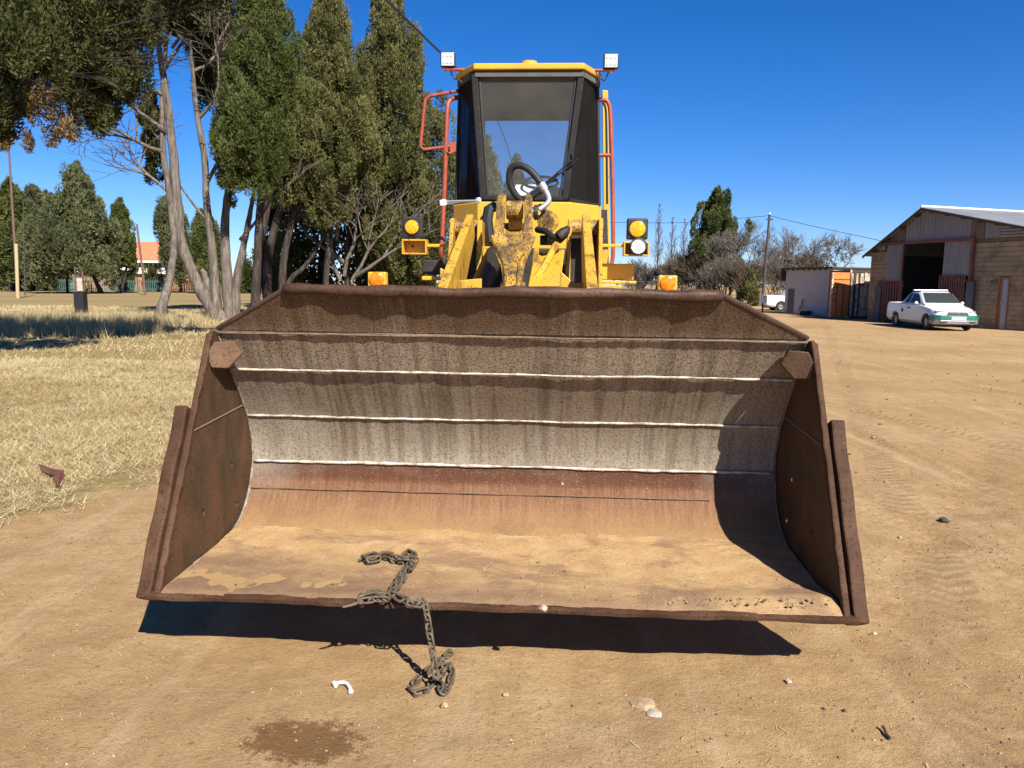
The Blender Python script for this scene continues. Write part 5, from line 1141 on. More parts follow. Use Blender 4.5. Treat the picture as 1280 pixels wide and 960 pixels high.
# low dark hedge along the fence
def bush(name, px, Y, rows, mat, label, n_cl=70, cl=.6, size=.22, n_per=90, group=None, cat='bush'):
    root = empty(name, (P(px, 362, Y)[0], Y, 0), label=label, cat=cat, group=group); crown(root, Y, rows, mat, n_cl, cl, n_per, size, core=.7); return root
bush('shrub', 60, 99, [(318, 40, 80), (340, 36, 86), (365, 36, 84)], 'leaf_dark', 'dark shrub at the fence left of the broad cypress trunk', 110, .9, .28)
bush('shrub', 10, 100, [(325, -10, 26), (345, -14, 34), (365, -14, 32)], 'leaf_olive', 'olive shrub at the far left edge by the pole foot', 90, .9, .28)
bush('shrub', 157, 99, [(346, 150, 166), (352, 146, 172), (364, 148, 172)], 'leaf_dark', 'round dark shrub behind the fence below the smaller cypress', 50, .6, .22)
bush('shrub', 325, 97, [(335, 300, 350), (348, 292, 356), (366, 292, 356)], 'leaf_dark', 'dark hedge seen low between the pale stems and the dark stems', 130, .7, .24)
bush('shrub', 190, 99, [(343, 184, 198), (350, 178, 206), (364, 180, 206)], 'leaf_dark', 'round dark shrub behind the fence right of the brown pole', 50, .6, .22)

# ---- bare trees on the right
def bare(name, px, Y, h_px, label, mat='twig_grey', lev=5, spread=.55, up=.2, n=1, kids=(2, 3), L0_=.33, r=.16, seed=1, group='leafless trees on the right'):
    rg = random.Random(seed); base = P(px, 360, Y); root = empty(name, (base[0], Y, 0), label=label, cat='tree' if name == 'bare_tree' else 'bush', group=group if name == 'bare_tree' else 'bare bushes on the right')
    H = P(px, h_px, Y)[2]; segs = []
    for i in range(n):
        d = np.array([rg.gauss(0, .35 if n > 1 else .05), rg.gauss(0, .3 if n > 1 else .05), 1]); d /= np.linalg.norm(d)
        grow((base[0] + (rg.gauss(0, .5) if n > 1 else 0), Y, -.05), d, H * L0_, r, lev, segs, spread, up, kids, .66, 3, rg)
    mz = max(s[1][2] for s in segs); k = H / mz
    segs = [(np.array([root.location.x + (a[0] - root.location.x) * k, Y + (a[1] - Y) * k, a[2] * k]), np.array([root.location.x + (b[0] - root.location.x) * k, Y + (b[1] - Y) * k, b[2] * k]), ra, rb) for a, b, ra, rb in segs]
    if name == 'bare_tree':
        big = [s for s in segs if s[2] > r * .42]; small = [s for s in segs if s[2] <= r * .42]
        branches(root, big, mat, 'trunk', .012 * Y / 60, 6); branches(root, small, mat, 'branches', .012 * Y / 60, 3)
    else: branches(root, segs, mat, 'branches', .012 * Y / 60, 3)
    return root
bare('bare_tree', 1018, 82, 275, 'spreading leafless tree above the grey walled building', r=.34, seed=3, spread=.62, up=.14, L0_=.30, lev=4)
bare('bare_tree', 1046, 88, 284, 'leafless tree behind the orange container, against the sky', r=.22, seed=8, spread=.6, up=.15, L0_=.3)
bare('bare_tree', 940, 86, 271, 'leafless tree just left of the utility pole', r=.22, seed=4, spread=.55, L0_=.3)
bare('bare_tree', 982, 90, 279, 'leafless tree just right of the utility pole', r=.22, seed=21, spread=.55, L0_=.3)
bare('bare_tree', 914, 80, 275, 'leafless tree in front of the green conifer', r=.2, seed=6, spread=.55, L0_=.3)
for i, (px, top, lab) in enumerate(((821, 260, 'tallest thin leafless poplar right of the amber lamp'), (838, 276, 'second thin poplar right of the amber lamp'), (853, 278, 'thin poplar nearest the green conifer'))):
    rg = random.Random(40 + i); Y = 104; b = P(px, 360, Y); root = empty('poplar_tree', (b[0], Y, 0), label=lab, cat='tree', group='thin bare poplars'); H = P(px, top, Y)[2]; st = []; tw = []
    prev = np.array([b[0], Y, -.1])
    for j in range(1, 15):
        t = j / 14; q_ = np.array([b[0] + rg.gauss(0, .05), Y + rg.gauss(0, .05), H * t]); st.append((prev, q_, .16 * (1 - t) + .02, .16 * (1 - t) + .015)); prev = q_
        if j > 2:
            for _ in range(7): a = rg.uniform(0, 6.28); grow(q_, (math.cos(a) * .35, math.sin(a) * .35, 1), H * .20 * (1.15 - t), .022, 1, tw, .25, .4, (1, 2), .6, 3, rg)
    branches(root, st, 'twig_grey', 'trunk', .02, 6); branches(root, tw, 'twig_grey', 'branches', .018, 3)
for i, (px, Y, top, lab) in enumerate(((800, 96, 318, 'bare brown bush left of the low right marker lamp'), (868, 86, 308, 'bare brown bush right of the low right marker lamp'), (905, 72, 312, 'bare brown bush below the green conifer'), (930, 70, 318, 'bare brown bush left of the utility pole foot'), (970, 84, 312, 'bare brown bush behind the grey walled building'), (845, 100, 322, 'bare bush below the thin poplars'), (888, 90, 300, 'tall bare bush at the foot of the green conifer'), (1008, 92, 306, 'bare bush under the spreading leafless tree'))):
    bare('bare_bush', px, Y, top, lab, 'twig_brown' if i % 2 else 'twig_grey', 3, .55, .22, 20, (2, 4), .34, .05, 60 + i)
bush('shrub', 938, 62, [(358, 930, 942), (364, 918, 948), (374, 912, 952)], 'leaf_olive', 'green and brown shrub beside the white meter box', 90, .5, .16)
# green conifer with tiered loose crown
Yc = 86.0
tG = empty('conifer_tree', (P(893, 360, Yc)[0], Yc, 0), label='tall green conifer standing above the bare trees on the right', cat='tree')
crown(tG, Yc, [(236, 892, 898), (246, 884, 908), (254, 874, 914), (262, 880, 912), (272, 868, 920), (280, 872, 916), (290, 856, 930), (300, 862, 926), (312, 856, 926), (330, 860, 922), (350, 866, 912)], 'leaf_green', 380, .5, 120, .22, fill=.5, core=.7, lump=1.2)
trunk(tG, [np.array([P(893, 360, Yc)[0], Yc, -.1]), P(893, 320, Yc), P(895, 280, Yc), P(896, 242, Yc)], [.3, .26, .18, .05], 'bark_dark')

# ------------------------------------------------------------------ poles, cables, fence, house, post
simple('pole_brown', (.17, .10, .07), .85, var=.3, scale=5, stretch=(6, 6, .6))
simple('pole_dark', (.07, .055, .045), .85, var=.3, scale=5, stretch=(6, 6, .6))
simple('pole_pale', (.58, .43, .25), .8, var=.15, scale=5, stretch=(6, 6, .6))
simple('cable_black', (.012, .012, .012), .5)
simple('fence_green', (.075, .17, .145), .6, var=.2)
simple('roof_tile', (.60, .215, .10), .8, var=.22, scale=2.0, bumpy=.3)
simple('wall_white', (.80, .77, .72), .8, var=.06)
simple('wall_brick', (.50, .25, .13), .85, var=.18, scale=3)
simple('wall_cream', (.60, .52, .42), .85, var=.1)
simple('window_dark', (.05, .055, .06), .2, var=.3)
def pole(name, x0, x1, ytop, Y, r, mat, label, cat='pole'):
    t = P(x1, ytop, Y); b = np.array([P(x0, 368, Y)[0], Y, -.2]); root = empty(name, (b[0], Y, 0), label=label, cat=cat); mb = MB(); mb.tube([b, (b * .5 + t * .5), t], [r, r * .85, r * .7], 10); obj('shaft', mb, mat, root, smooth=True); return root, b, t
rt, b, t = pole('utility_pole', 22, 11, 185, 62, .11, 'pole_brown', 'tall brown pole with a pale timber stub lashed to it at the left edge')
mb = MB(); e = P(20.5, 305, 62); mb.tube([b + [.12, -.2, 0], [e[0] + .1, 61.8, e[2]]], .13, 8); obj('timber_stub', mb, 'pole_pale', rt, smooth=True)
rt, b, t = pole('lamp_post', 31, 29, 250, 72, .06, 'pole_dark', 'thin dark lamp post in front of the left cypresses', 'lamp post'); mb = MB(); mb.tube([t, t + [.35, 0, .12], t + [.75, 0, -.05]], .05, 6); obj('lamp_arm', mb, 'pole_dark', rt); mb = MB(); mb.box(t[0] + .55, t[0] + 1.0, 71.85, 72.15, t[2] - .18, t[2] - .03); obj('lamp_head', mb, 'pole_dark', rt, bevel=.02)
pole('timber_pole', 182, 171, 280, 78, .13, 'pole_brown', 'leaning brown timber pole in front of the tiled house')
rt, b, t = pole('utility_pole', 953, 962, 268, 68, .14, 'pole_dark', 'dark timber utility pole carrying wires beside the grey walled building')
mb = MB(); mb.disc_lathe(t, (0, 0, 1), [(.07, 0), (.09, .06), (.04, .14)], 8); obj('insulator', mb, 'wall_white', rt); mb = MB(); mb.box(t[0] - .3, t[0] + .3, 67.9, 68.0, t[2] - .5, t[2] - .38); obj('crossarm', mb, 'pole_dark', rt)
def cable(pts, r, label):
    mb = MB(); mb.tube(spline(pts, 8), r, 6); o = obj('overhead_cable', mb, 'cable_black', at=pts[0], label=label, cat='cable', group='overhead cables'); return o
cable([P(700, 276.5, 76), P(770, 278, 74), P(860, 278, 71), t + [0, 0, -.1]], .022, 'thin wire running left from the utility pole')
cable([t + [0, 0, -.1], P(1000, 279, 66), P(1050, 290, 64), P(1092, 299, 62), P(1150, 312, 60)], .022, 'thin wire running right from the utility pole towards the shed')
cable([P(440, -45, 11), P(480, -3, 12.5), P(530, 46, 15), P(577, 92, 19), P(603, 122, 24), P(622, 152, 31), P(633, 180, 40), P(641, 208, 55), P(648, 240, 75)], .022, 'black overhead cable slanting down behind the cab roof')
# green fence
YF = 98.0
fr_ = empty('fence', (P(150, 365, YF)[0], YF, 0), label='green steel picket fence along the far side of the field', cat='fence')
x0, x1 = P(56, 365, YF)[0], P(335, 365, YF)[0]; pk = []; 
mb = MB()
for x in np.arange(x0, x1, .24): mb.box(x, x + .09, YF - .02, YF + .02, .05, 1.55)
obj('pickets', mb, 'fence_green', fr_, kind='stuff')
for x in np.arange(x0, x1, 3.0):
    m2 = MB(); m2.box(x - .07, x + .07, YF + .03, YF + .15, 0, 1.8); obj('fence_post', m2, 'fence_green', fr_)
for z in (.35, 1.3): m2 = MB(); m2.box(x0, x1, YF + .022, YF + .06, z, z + .07); obj('fence_rail', m2, 'fence_green', fr_)
# house with tiled roof
YH = 116.0
hx0, hx1 = P(92, 350, YH)[0], P(232, 350, YH)[0]; H = lambda y: P(160, y, YH)[2]
hs_ = empty('house', ((hx0 + hx1) / 2, YH, 0), label='brick house with orange tiled roof and a white balcony band behind the fence', cat='house')
mb = MB(); mb.box(hx0, hx1, YH, YH + 9, 0, H(341)); obj('lower_wall', mb, 'wall_brick', hs_)
mb = MB(); mb.box(hx0 + .1, hx1 - .1, YH + 1.2, YH + 9, H(341), H(327)); obj('upper_wall', mb, 'wall_white', hs_)
mb = MB(); mb.box(hx0, hx1, YH - .6, YH + 1.1, H(342), H(334.5)); obj('balcony', mb, 'wall_white', hs_, bevel=.03)
mb = MB(); z0, z1 = H(327.5), H(304); mb.prism([(hx0 - .5, YH - .2, z0), (hx0 - .5, YH + 10, z0), (hx0 - .5, YH + 10, z0 + .2), (hx0 - .5, YH + 5, z1 + .5), (hx0 - .5, YH - .2, z0 + .2)], (hx1 - hx0 + 1, 0, 0)); rf = obj('roof', mb, 'roof_tile', hs_)
mb = MB(); mb.box(hx0 - .5, hx1 + .5, YH - .28, YH - .21, z0 - .05, z0 + .22); obj('gutter', mb, 'wall_white', rf)
for px in (143, 157, 169, 181, 193, 206, 219):
    x = P(px, 330, YH)[0]; mb = MB(); mb.box(x - .68, x + .68, YH + 1.14, YH + 1.19, H(334), H(328.5)); f = obj('window', mb, 'window_dark', hs_)
    m2 = MB(); m2.box(x - .72, x - .62, YH + 1.08, YH + 1.135, H(334), H(328.5)); m2.box(x - .04, x + .04, YH + 1.08, YH + 1.135, H(334), H(328.5)); m2.box(x + .62, x + .72, YH + 1.08, YH + 1.135, H(334), H(328.5)); obj('frame', m2, 'wall_cream', f)
for px in (150, 205): x = P(px, 350, YH)[0]; mb = MB(); mb.box(x - 1.1, x + 1.1, YH - .05, YH - .005, .2, H(345)); obj('door', mb, 'pole_dark', hs_)
# cut post with rusty frame
YP = 35.5
c = P(102, 393, YP); bp = empty('steel_post', (c[0], YP, 0), label='stout black post topped by a thin tan frame, standing in the field', cat='post')
mb = MB(); mb.box(c[0] - .22, c[0] + .22, YP - .2, YP + .2, -.05, P(100, 364.5, YP)[2]); obj('post', mb, 'black_paint', bp, bevel=.02)
mb = MB(); z1 = P(100, 334, YP)[2]; z0 = P(100, 364.5, YP)[2]
for dx in (-.17, .17): mb.box(c[0] + dx - .03, c[0] + dx + .03, YP - .03, YP + .03, z0, z1)
zc = P(100, 346, YP)[2]; mb.box(c[0] - .4, c[0] + .5, YP - .04, YP - .032, zc - .03, zc + .03); obj('frame', mb, 'pole_brown', bp)
mb = MB(); mb.box(c[0] - .13, c[0] + .13, YP - .01, YP + .01, z0 + .03, zc - .05); obj('plate', mb, 'wall_cream', bp)
# fallen pieces by the leaning trunk
mb = MB(); mb.tube(spline([foot(232, 29) + [0, 0, .2], foot(222, 28.6) + [0, 0, .3], foot(214, 28.4) + [0, 0, .18]]), [.16, .2, .15, .14, .12, .1, .1, .1, .08], 8); obj('log', mb, 'bark_dark', at=foot(222, 28.6), smooth=True, label='short dark log lying between the leaning stem and the pale stems', cat='log')
# tracks across the field
simple('track_dirt', (.22, .15, .10), .95, var=.3, scale=3)
for (y, dy, k) in ((371, 1.0, 0), (376.5, .8, 1)):
    a = G(-40, y); b = G(330, y - .3); wd = 1.1; mb = MB(); mb.add([(a[0], a[1], .006 + k * .004), (b[0], b[1], .006 + k * .004), (b[0], b[1] + wd, .006 + k * .004), (a[0], a[1] + wd, .006 + k * .004)], [(0, 1, 2, 3)]); obj('dirt_track', mb, 'track_dirt', kind='structure')

# ------------------------------------------------------------------ shed on the right
SC = 1.15
SL = np.array([15.21 * SC, 32.5 * SC, 0]); SD = np.array([.32, -.9474, 0]); SD /= np.linalg.norm(SD); SN = np.array([-SD[1] * -1, SD[0], 0])
SN = np.array([SD[1], -SD[0], 0]); 
if SN[0] > 0: SN = -SN                 # outward: to the left
def sh(px, py): p = hit(px, py, SL, SN); return float(np.dot(p - SL, SD)), float(p[2])
def FP(s, z, out=0.0): return SL + SD * s + SN * out + np.array([0, 0, z])
def spx(px): return sh(px, 350)[0]
shed = empty('shed', SL, label='large shed of pale blocks with corrugated gable and a wide dark doorway', cat='shed')
simple('block', (.36, .275, .17), .9, var=.22, scale=1.6, bumpy=.3, world=True, dirt=(.20, .145, .09), dirt_amt=.42, dscale=1.1)
simple('block_b', (.33, .25, .152), .9, var=.22, scale=1.6, bumpy=.3, world=True, dirt=(.19, .14, .085), dirt_amt=.42, dscale=1.1)
simple('mortar', (.185, .14, .088), .95, var=.2, scale=4)
simple('sheet_grey', (.26, .25, .255), .55, .1, var=.12, scale=1.2, stretch=(2, 2, .4), dirt=(.27, .20, .15), dirt_amt=.36, dscale=2.5)
simple('sheet_brown', (.18, .14, .10), .7, .05, var=.2, scale=1.4, stretch=(2, 2, .4), dirt=(.16, .09, .06), dirt_amt=.4, dscale=3)
simple('sheet_roof', (.33, .34, .35), .5, .2, var=.15, scale=.8, dirt=(.24, .19, .15), dirt_amt=.35, dscale=1.2)
simple('roof_cap', (.78, .78, .77), .5, .1, var=.08)
simple('oxide_red', (.19, .065, .045), .7, var=.25, scale=4, dirt=(.12, .06, .045), dirt_amt=.4)
simple('door_steel', (.34, .37, .42), .5, .1, var=.12)
simple('blue_grey', (.085, .09, .12), .6, var=.25)
simple('door_frame', (.33, .115, .06), .65, var=.2)
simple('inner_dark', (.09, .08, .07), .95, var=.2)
simple('orange_steel', (.80, .26, .065), .55, var=.12, scale=3, dirt=(.34, .13, .06), dirt_amt=.33, dscale=4)
simple('cream_steel', (.66, .57, .44), .65, var=.2, scale=4, dirt=(.25, .12, .07), dirt_amt=.45, dscale=5)
simple('plaster_grey', (.56, .54, .55), .9, var=.07, scale=1.2, dirt=(.42, .39, .37), dirt_amt=.3, dscale=1.5)
EL_, ZE = sh(1080, 316); AP = sh(1159, 259); RT = sh(1280, 281)
slope_r = (AP[1] - RT[1]) / (RT[0] - AP[0]); SE = 9.2; ZR = AP[1] - slope_r * (SE - AP[0])
ZL = ZE; ZW = sh(1255, 297)[1]     # block height
o0, z_o = sh(1133, 302); o1, _ = sh(1183, 300)
# doorway: wide bay between s=bay0..bay1 under a lintel
bay0, bay1 = sh(1109, 330)[0], sh(1217, 330)[0]
DEP = -SN * 13
def wall_core(s0, s1, z0, z1, th=.18):
    mb = MB(); a, b = FP(s0, z0, -.03), FP(s1, z0, -.03); mb.hexa([a, b, b - SN * th, a - SN * th] + [p + [0, 0, z1 - z0] for p in (a, b, b - SN * th, a - SN * th)]); return mb
obj('wall', wall_core(0, bay0, 0, sh(1095, 314)[1]), 'mortar', shed); wr_ = obj('wall', wall_core(bay1, SE, 0, ZW), 'mortar', shed)
wl_ = [c_ for c_ in shed.children if c_.name.startswith('wall')][0]
ds0, ds1 = sh(1249, 350)[0], sh(1263, 350)[0]; dz = sh(1255, 346)[1]
def brick_mesh(L, mat):
    mb = MB(); a = SD * L / 2; n = SN; v = []
    for z in (0, .180):
        for (sx_, out) in ((-1, -.03), (1, -.03), (1, .0), (-1, .0)): v.append(a * sx_ + n * out + np.array([0, 0, z]))
    mb.hexa(v); me = bpy.data.meshes.new('brick'); me.from_pydata(mb.v, [], mb.f); bm = bmesh.new(); bm.from_mesh(me); bmesh.ops.recalc_face_normals(bm, faces=bm.faces); bm.to_mesh(me); bm.free(); me.materials.append(M[mat]); return me
BM = {}
nb = 0
def lay(s0, s1, z1, par, skip=None):
    global nb
    row = 0; z = 0.0
    while z + .19 <= z1 + .05:
        s = s0 - (.2 if row % 2 else 0)
        while s < s1 - .02:
            a, b = max(s, s0), min(s + .40, s1); segs_ = [(a, b)]
            if skip and z < skip[2]:
                if b > skip[0] and a < skip[1]: segs_ = [(a, skip[0]), (skip[1], b)]
            for (a2, b2) in segs_:
                if b2 - a2 > .06:
                    L = round(b2 - a2 - .004, 3); key = (L, random.random() < .45)
                    if key not in BM: BM[key] = brick_mesh(L, 'block_b' if key[1] else 'block')
                    o = bpy.data.objects.new('brick', BM[key]); COL.objects.link(o); o.parent = par; o.location = Vector(FP((a2 + b2) / 2, z + .006, random.uniform(0, .004)) - SL); nb += 1
            s += .40
        z += .195; row += 1
lay(0, bay0, sh(1095, 314)[1] - .1, wl_); lay(bay1, min(SE, 8.6), ZW - .1, wr_, (ds0, ds1, dz))
def sheet(name, s0, s1, zlo, zhi, mat, out=.03, pitch=.2, horiz=False, par=None):
    """corrugated panel; zlo/zhi functions of s"""
    mb = MB(); n = max(4, int((s1 - s0) / pitch * 4)); V = []; F = []
    if not horiz:
        for i in range(n + 1):
            s = s0 + (s1 - s0) * i / n; w_ = out + .016 * math.sin(2 * math.pi * (s - s0) / pitch); V += [FP(s, zlo(s), w_), FP(s, zhi(s), w_), FP(s, zhi(s), w_ - .004), FP(s, zlo(s), w_ - .004)]
        F = [(4 * i + k, 4 * i + (k + 1) % 4, 4 * i + 4 + (k + 1) % 4, 4 * i + 4 + k) for i in range(n) for k in range(4)] + [(0, 1, 2, 3), (4 * n, 4 * n + 1, 4 * n + 2, 4 * n + 3)]
    else:
        m = 40; zl = zlo(s0)
        for i in range(n + 1):
            s = s0 + (s1 - s0) * i / n; zt_ = zhi(s); zb_ = zlo(s)
            for j in range(m + 1): z = zb_ + (zt_ - zb_) * j / m; V.append(FP(s, z, out + .016 * math.sin(2 * math.pi * z / .12)))
        F = [(i * (m + 1) + j, (i + 1) * (m + 1) + j, (i + 1) * (m + 1) + j + 1, i * (m + 1) + j + 1) for i in range(n) for j in range(m)]
    mb.add(V, F); return obj(name, mb, mat, par or shed)
def roofz(s): return ZL + (AP[1] - ZL) * (s / AP[0]) if s < AP[0] else AP[1] - slope_r * (s - AP[0])
topz = lambda s: roofz(s) - .10
zlint0, zlint1 = sh(1110, 308), sh(1218, 296)
lint = lambda s: zlint0[1] + (zlint1[1] - zlint0[1]) * (s - zlint0[0]) / (zlint1[0] - zlint0[0])
lz = lambda s: min(lint(bay0), 99) if False else (lint(bay0) + lint(bay1)) / 2
zw_l = sh(1095, 314)[1]
edges = [(0.0, spx(1105), 'sheet_grey', lambda s: min(zw_l + .02, topz(s) - .02)), (spx(1105), spx(1128), 'sheet_brown', lz), (spx(1128), spx(1209), 'sheet_grey', lz), (spx(1209), spx(1226), 'sheet_brown', lambda s: lz(s)), (spx(1226), spx(1246), 'sheet_grey', lambda s: ZW + .01)]
for (a, b, mt, zl) in edges: sheet('cladding_sheet', a + .02, b, zl, topz, mt)
sheet('cladding_sheet', spx(1246) + .01, SE, lambda s: ZW + .01, topz, 'sheet_grey', horiz=True)
# sliding door leaves and steel gates
sheet('door_panel', bay0, o0, lambda s: sh(1122, 352)[1], lambda s: lz(s) - .02, 'sheet_grey', .07, .15)
sheet('door_panel', o1, bay1 - .05, lambda s: sh(1200, 345)[1], lambda s: lz(s) - .02, 'sheet_grey', .07, .15)
def gate(s0, s1, zt_, tilt=.0, slats=9):
    mb = MB(); r_ = obj('gate_leaf', MB().add(*[[FP(s0, .1, .09), FP(s1, .1, .09), FP(s1, .2, .09), FP(s0, .2, .09), FP(s0, .1, .13), FP(s1, .1, .13), FP(s1, .2, .13), FP(s0, .2, .13)], [(0, 1, 2, 3), (4, 5, 6, 7), (0, 1, 5, 4), (1, 2, 6, 5), (2, 3, 7, 6), (3, 0, 4, 7)]]), 'oxide_red', shed)
    for k in range(slats):
        a = s0 + (s1 - s0) * k / slats; b = a + (s1 - s0) / slats * .62; m = MB(); m.hexa([FP(a, .08, .135), FP(b, .08, .135), FP(b, .08, .155), FP(a, .08, .155), FP(a, zt_, .135), FP(b, zt_, .135), FP(b, zt_ + .04, .155), FP(a, zt_ + .04, .155)]); obj('slat', m, 'oxide_red', r_)
    m = MB(); m.hexa([FP(s0, zt_ - .25, .09), FP(s1, zt_ - .25, .09), FP(s1, zt_ - .25, .13), FP(s0, zt_ - .25, .13), FP(s0, zt_ - .15, .09), FP(s1, zt_ - .15, .09), FP(s1, zt_ - .15, .13), FP(s0, zt_ - .15, .13)]); obj('gate_rail', m, 'oxide_red', r_)
gate(spx(1100), spx(1133), sh(1120, 352)[1], slats=10); gate(spx(1177), spx(1211), sh(1195, 345)[1], slats=11)
def fbox(name, s0, s1, z0, z1, o0_, o1_, mat, par=None, **k):
    mb = MB(); mb.hexa([FP(s0, z0, o0_), FP(s1, z0, o0_), FP(s1, z0, o1_), FP(s0, z0, o1_), FP(s0, z1, o0_), FP(s1, z1, o0_), FP(s1, z1, o1_), FP(s0, z1, o1_)]); return obj(name, mb, mat, par or shed, **k)
zl_ = lz(0)
fbox('lintel', bay0 - .3, bay1 + .05, zl_ - .06, zl_ + .06, .05, .16, 'oxide_red'); fbox('door_post', bay1 - .06, bay1 + .06, 0, zl_ - .06, .06, .17, 'oxide_red'); fbox('door_post', o0 - .04, o0 + .04, 0, zl_ - .065, .10, .16, 'oxide_red')
fbox('side_gate', spx(1214), spx(1223), .05, sh(1218, 352)[1], .18, .24, 'blue_grey'); fbox('side_gate', spx(1099), spx(1106), .05, sh(1103, 357)[1], .16, .20, 'blue_grey')
# pedestrian door
fw_ = (ds1 - ds0)
fbox('door_frame', ds0, ds0 + .12 * fw_, 0, dz, -.05, .03, 'door_frame'); fbox('door_frame', ds1 - .10 * fw_, ds1, 0, dz, -.05, .03, 'door_frame'); fbox('door_frame', ds0 + .12 * fw_, ds1 - .10 * fw_, dz - .09, dz, -.05, .03, 'door_frame')
dd = fbox('door', ds0 + .37 * fw_, ds1 - .11 * fw_, .02, dz - .1, -.028, -.01, 'door_steel'); fbox('door_leaf', ds0 + .125 * fw_, ds0 + .365 * fw_, .02, dz - .1, -.028, -.005, 'door_frame'); fbox('lock_plate', ds0 + .3 * fw_, ds0 + .45 * fw_, 1.0, 1.15, -.004, .01, 'cream_steel', dd)
# number painted beside the door
cu = bpy.data.curves.new('painted_number', 'FONT'); cu.body = 'n5'; cu.size = .34; cu.extrude = .003; cu.materials.append(M['black_paint'])
t0_ = bpy.data.objects.new('painted_number', cu); COL.objects.link(t0_); bpy.context.view_layer.update(); me_t = bpy.data.meshes.new_from_object(t0_.evaluated_get(bpy.context.evaluated_depsgraph_get())); bpy.data.objects.remove(t0_)
to = bpy.data.objects.new('painted_number', me_t); COL.objects.link(to); to.parent = shed
sN, zN = sh(1238.5, 355); mrot = Matrix((Vector(SD), Vector((0, 0, 1)), Vector(SN))).transposed().to_4x4(); to.matrix_local = Matrix.Translation(Vector(FP(sN, zN, .012) - SL)) @ mrot
# roof, inner walls, floor
def roof_slab(s0, s1, name):
    z0, z1 = roofz(s0), roofz(s1); n = int(abs(13.5) / .18) * 2; V = []; F = []
    for i in range(n + 1):
        e = -.35 + 13.6 * i / n; w_ = .018 * math.sin(math.pi * i)
        w_ = .018 * (1 if i % 2 else -1)
        V += [SL + SD * s0 - SN * e + np.array([0, 0, z0 + w_]), SL + SD * s1 - SN * e + np.array([0, 0, z1 + w_]), SL + SD * s1 - SN * e + np.array([0, 0, z1 + w_ - .03]), SL + SD * s0 - SN * e + np.array([0, 0, z0 + w_ - .03])]
    F = [(4 * i + k, 4 * i + (k + 1) % 4, 4 * i + 4 + (k + 1) % 4, 4 * i + 4 + k) for i in range(n) for k in range(4)] + [(0, 1, 2, 3), (4 * n + 3, 4 * n + 2, 4 * n + 1, 4 * n)]
    mb = MB(); mb.add(V, F); return obj(name, mb, 'sheet_roof', shed)
roof_slab(-.25, AP[0], 'roof_slope'); rr_ = roof_slab(AP[0], SE + .3, 'roof_slope')
mb = MB(); mb.tube([SL + SD * AP[0] + SN * .37 + [0, 0, AP[1] + .03], SL + SD * AP[0] - SN * 13.2 + [0, 0, AP[1] + .03]], .055, 6); obj('ridge_cap', mb, 'roof_cap', rr_)
for (a, b) in ((-.25, AP[0]), (AP[0], SE)):     # barge boards
    mb = MB(); A, B = FP(a, roofz(a) - .14, .30), FP(b, roofz(b) - .14, .30); mb.hexa([A, B, B + SN * .03, A + SN * .03, A + [0, 0, .13], B + [0, 0, .13], B + SN * .03 + [0, 0, .13], A + SN * .03 + [0, 0, .13]]); obj('barge_board', mb, 'pole_dark', shed)
for k in range(9):                                  # purlin ends
    s_ = .3 + k * .8
    if s_ < SE - .3: fbox('purlin', s_ - .04, s_ + .04, roofz(s_) - .15 - .04, roofz(s_) - .07, -.2, .28, 'pole_dark')
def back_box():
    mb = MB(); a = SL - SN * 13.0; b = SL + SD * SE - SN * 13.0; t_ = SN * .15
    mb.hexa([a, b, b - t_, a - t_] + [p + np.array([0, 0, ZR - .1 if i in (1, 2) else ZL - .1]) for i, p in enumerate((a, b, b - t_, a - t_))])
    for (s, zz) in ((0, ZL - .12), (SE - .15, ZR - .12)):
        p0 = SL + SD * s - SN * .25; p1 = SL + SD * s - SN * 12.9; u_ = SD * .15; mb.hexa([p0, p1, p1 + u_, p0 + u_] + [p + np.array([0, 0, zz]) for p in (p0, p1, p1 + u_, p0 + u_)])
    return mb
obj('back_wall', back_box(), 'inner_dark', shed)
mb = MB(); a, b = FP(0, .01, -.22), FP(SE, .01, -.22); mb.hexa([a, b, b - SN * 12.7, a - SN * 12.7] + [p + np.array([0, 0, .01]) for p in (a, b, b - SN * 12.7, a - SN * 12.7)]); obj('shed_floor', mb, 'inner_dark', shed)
mb = MB(); p = FP(o1 - .25, sh(1180, 317)[1], -.6); mb.disc_lathe(p, (0, 0, 1), [(.05, -.12), (.11, -.05), (.09, .05), (.03, .14)], 10); mb.tube([p + [0, 0, .12], p + [0, 0, .9]], .012, 5); obj('pendant_lamp', mb, 'wall_white', shed, smooth=True)
fbox('work_shelf', o0 + .4, o0 + 1.3, .9, 1.6, -3.2, -2.8, 'sheet_grey')

# ------------------------------------------------------------------ container with open orange door
cx0, cyF = 17.42, 39.4
co = empty('shipping_container', (cx0 + .6, cyF, 0), label='rusty shipping container with one orange door swung open beside the shed', cat='container')
mb = MB(); n = 14; zc_ = 2.45
mb.box(cx0, cx0 + .06, cyF + .08, cyF + 2.6, .1, zc_); mb.box(cx0 + 2.3, cx0 + 2.36, cyF + .08, cyF + 2.6, .1, zc_); mb.box(cx0 + .06, cx0 + 2.3, cyF + 2.54, cyF + 2.6, .1, zc_); mb.box(cx0, cx0 + 2.36, cyF + .08, cyF + 2.6, zc_, zc_ + .06); mb.box(cx0, cx0 + 2.36, cyF + .08, cyF + 2.6, .02, .1); obj('body', mb, 'oxide_red', co)
for x in (cx0, cx0 + 2.28): mb = MB(); mb.box(x, x + .09, cyF, cyF + .078, .02, zc_ + .07); obj('corner_post', mb, 'cream_steel', co, bevel=.01)
mb = MB(); mb.box(cx0 + .092, cx0 + 2.278, cyF, cyF + .078, zc_ - .08, zc_ + .07); obj('header', mb, 'pole_dark', co); mb = MB(); mb.box(cx0 - 1.2, cx0 + .9, cyF - .25, cyF + .3, zc_ + .10, zc_ + .14); 
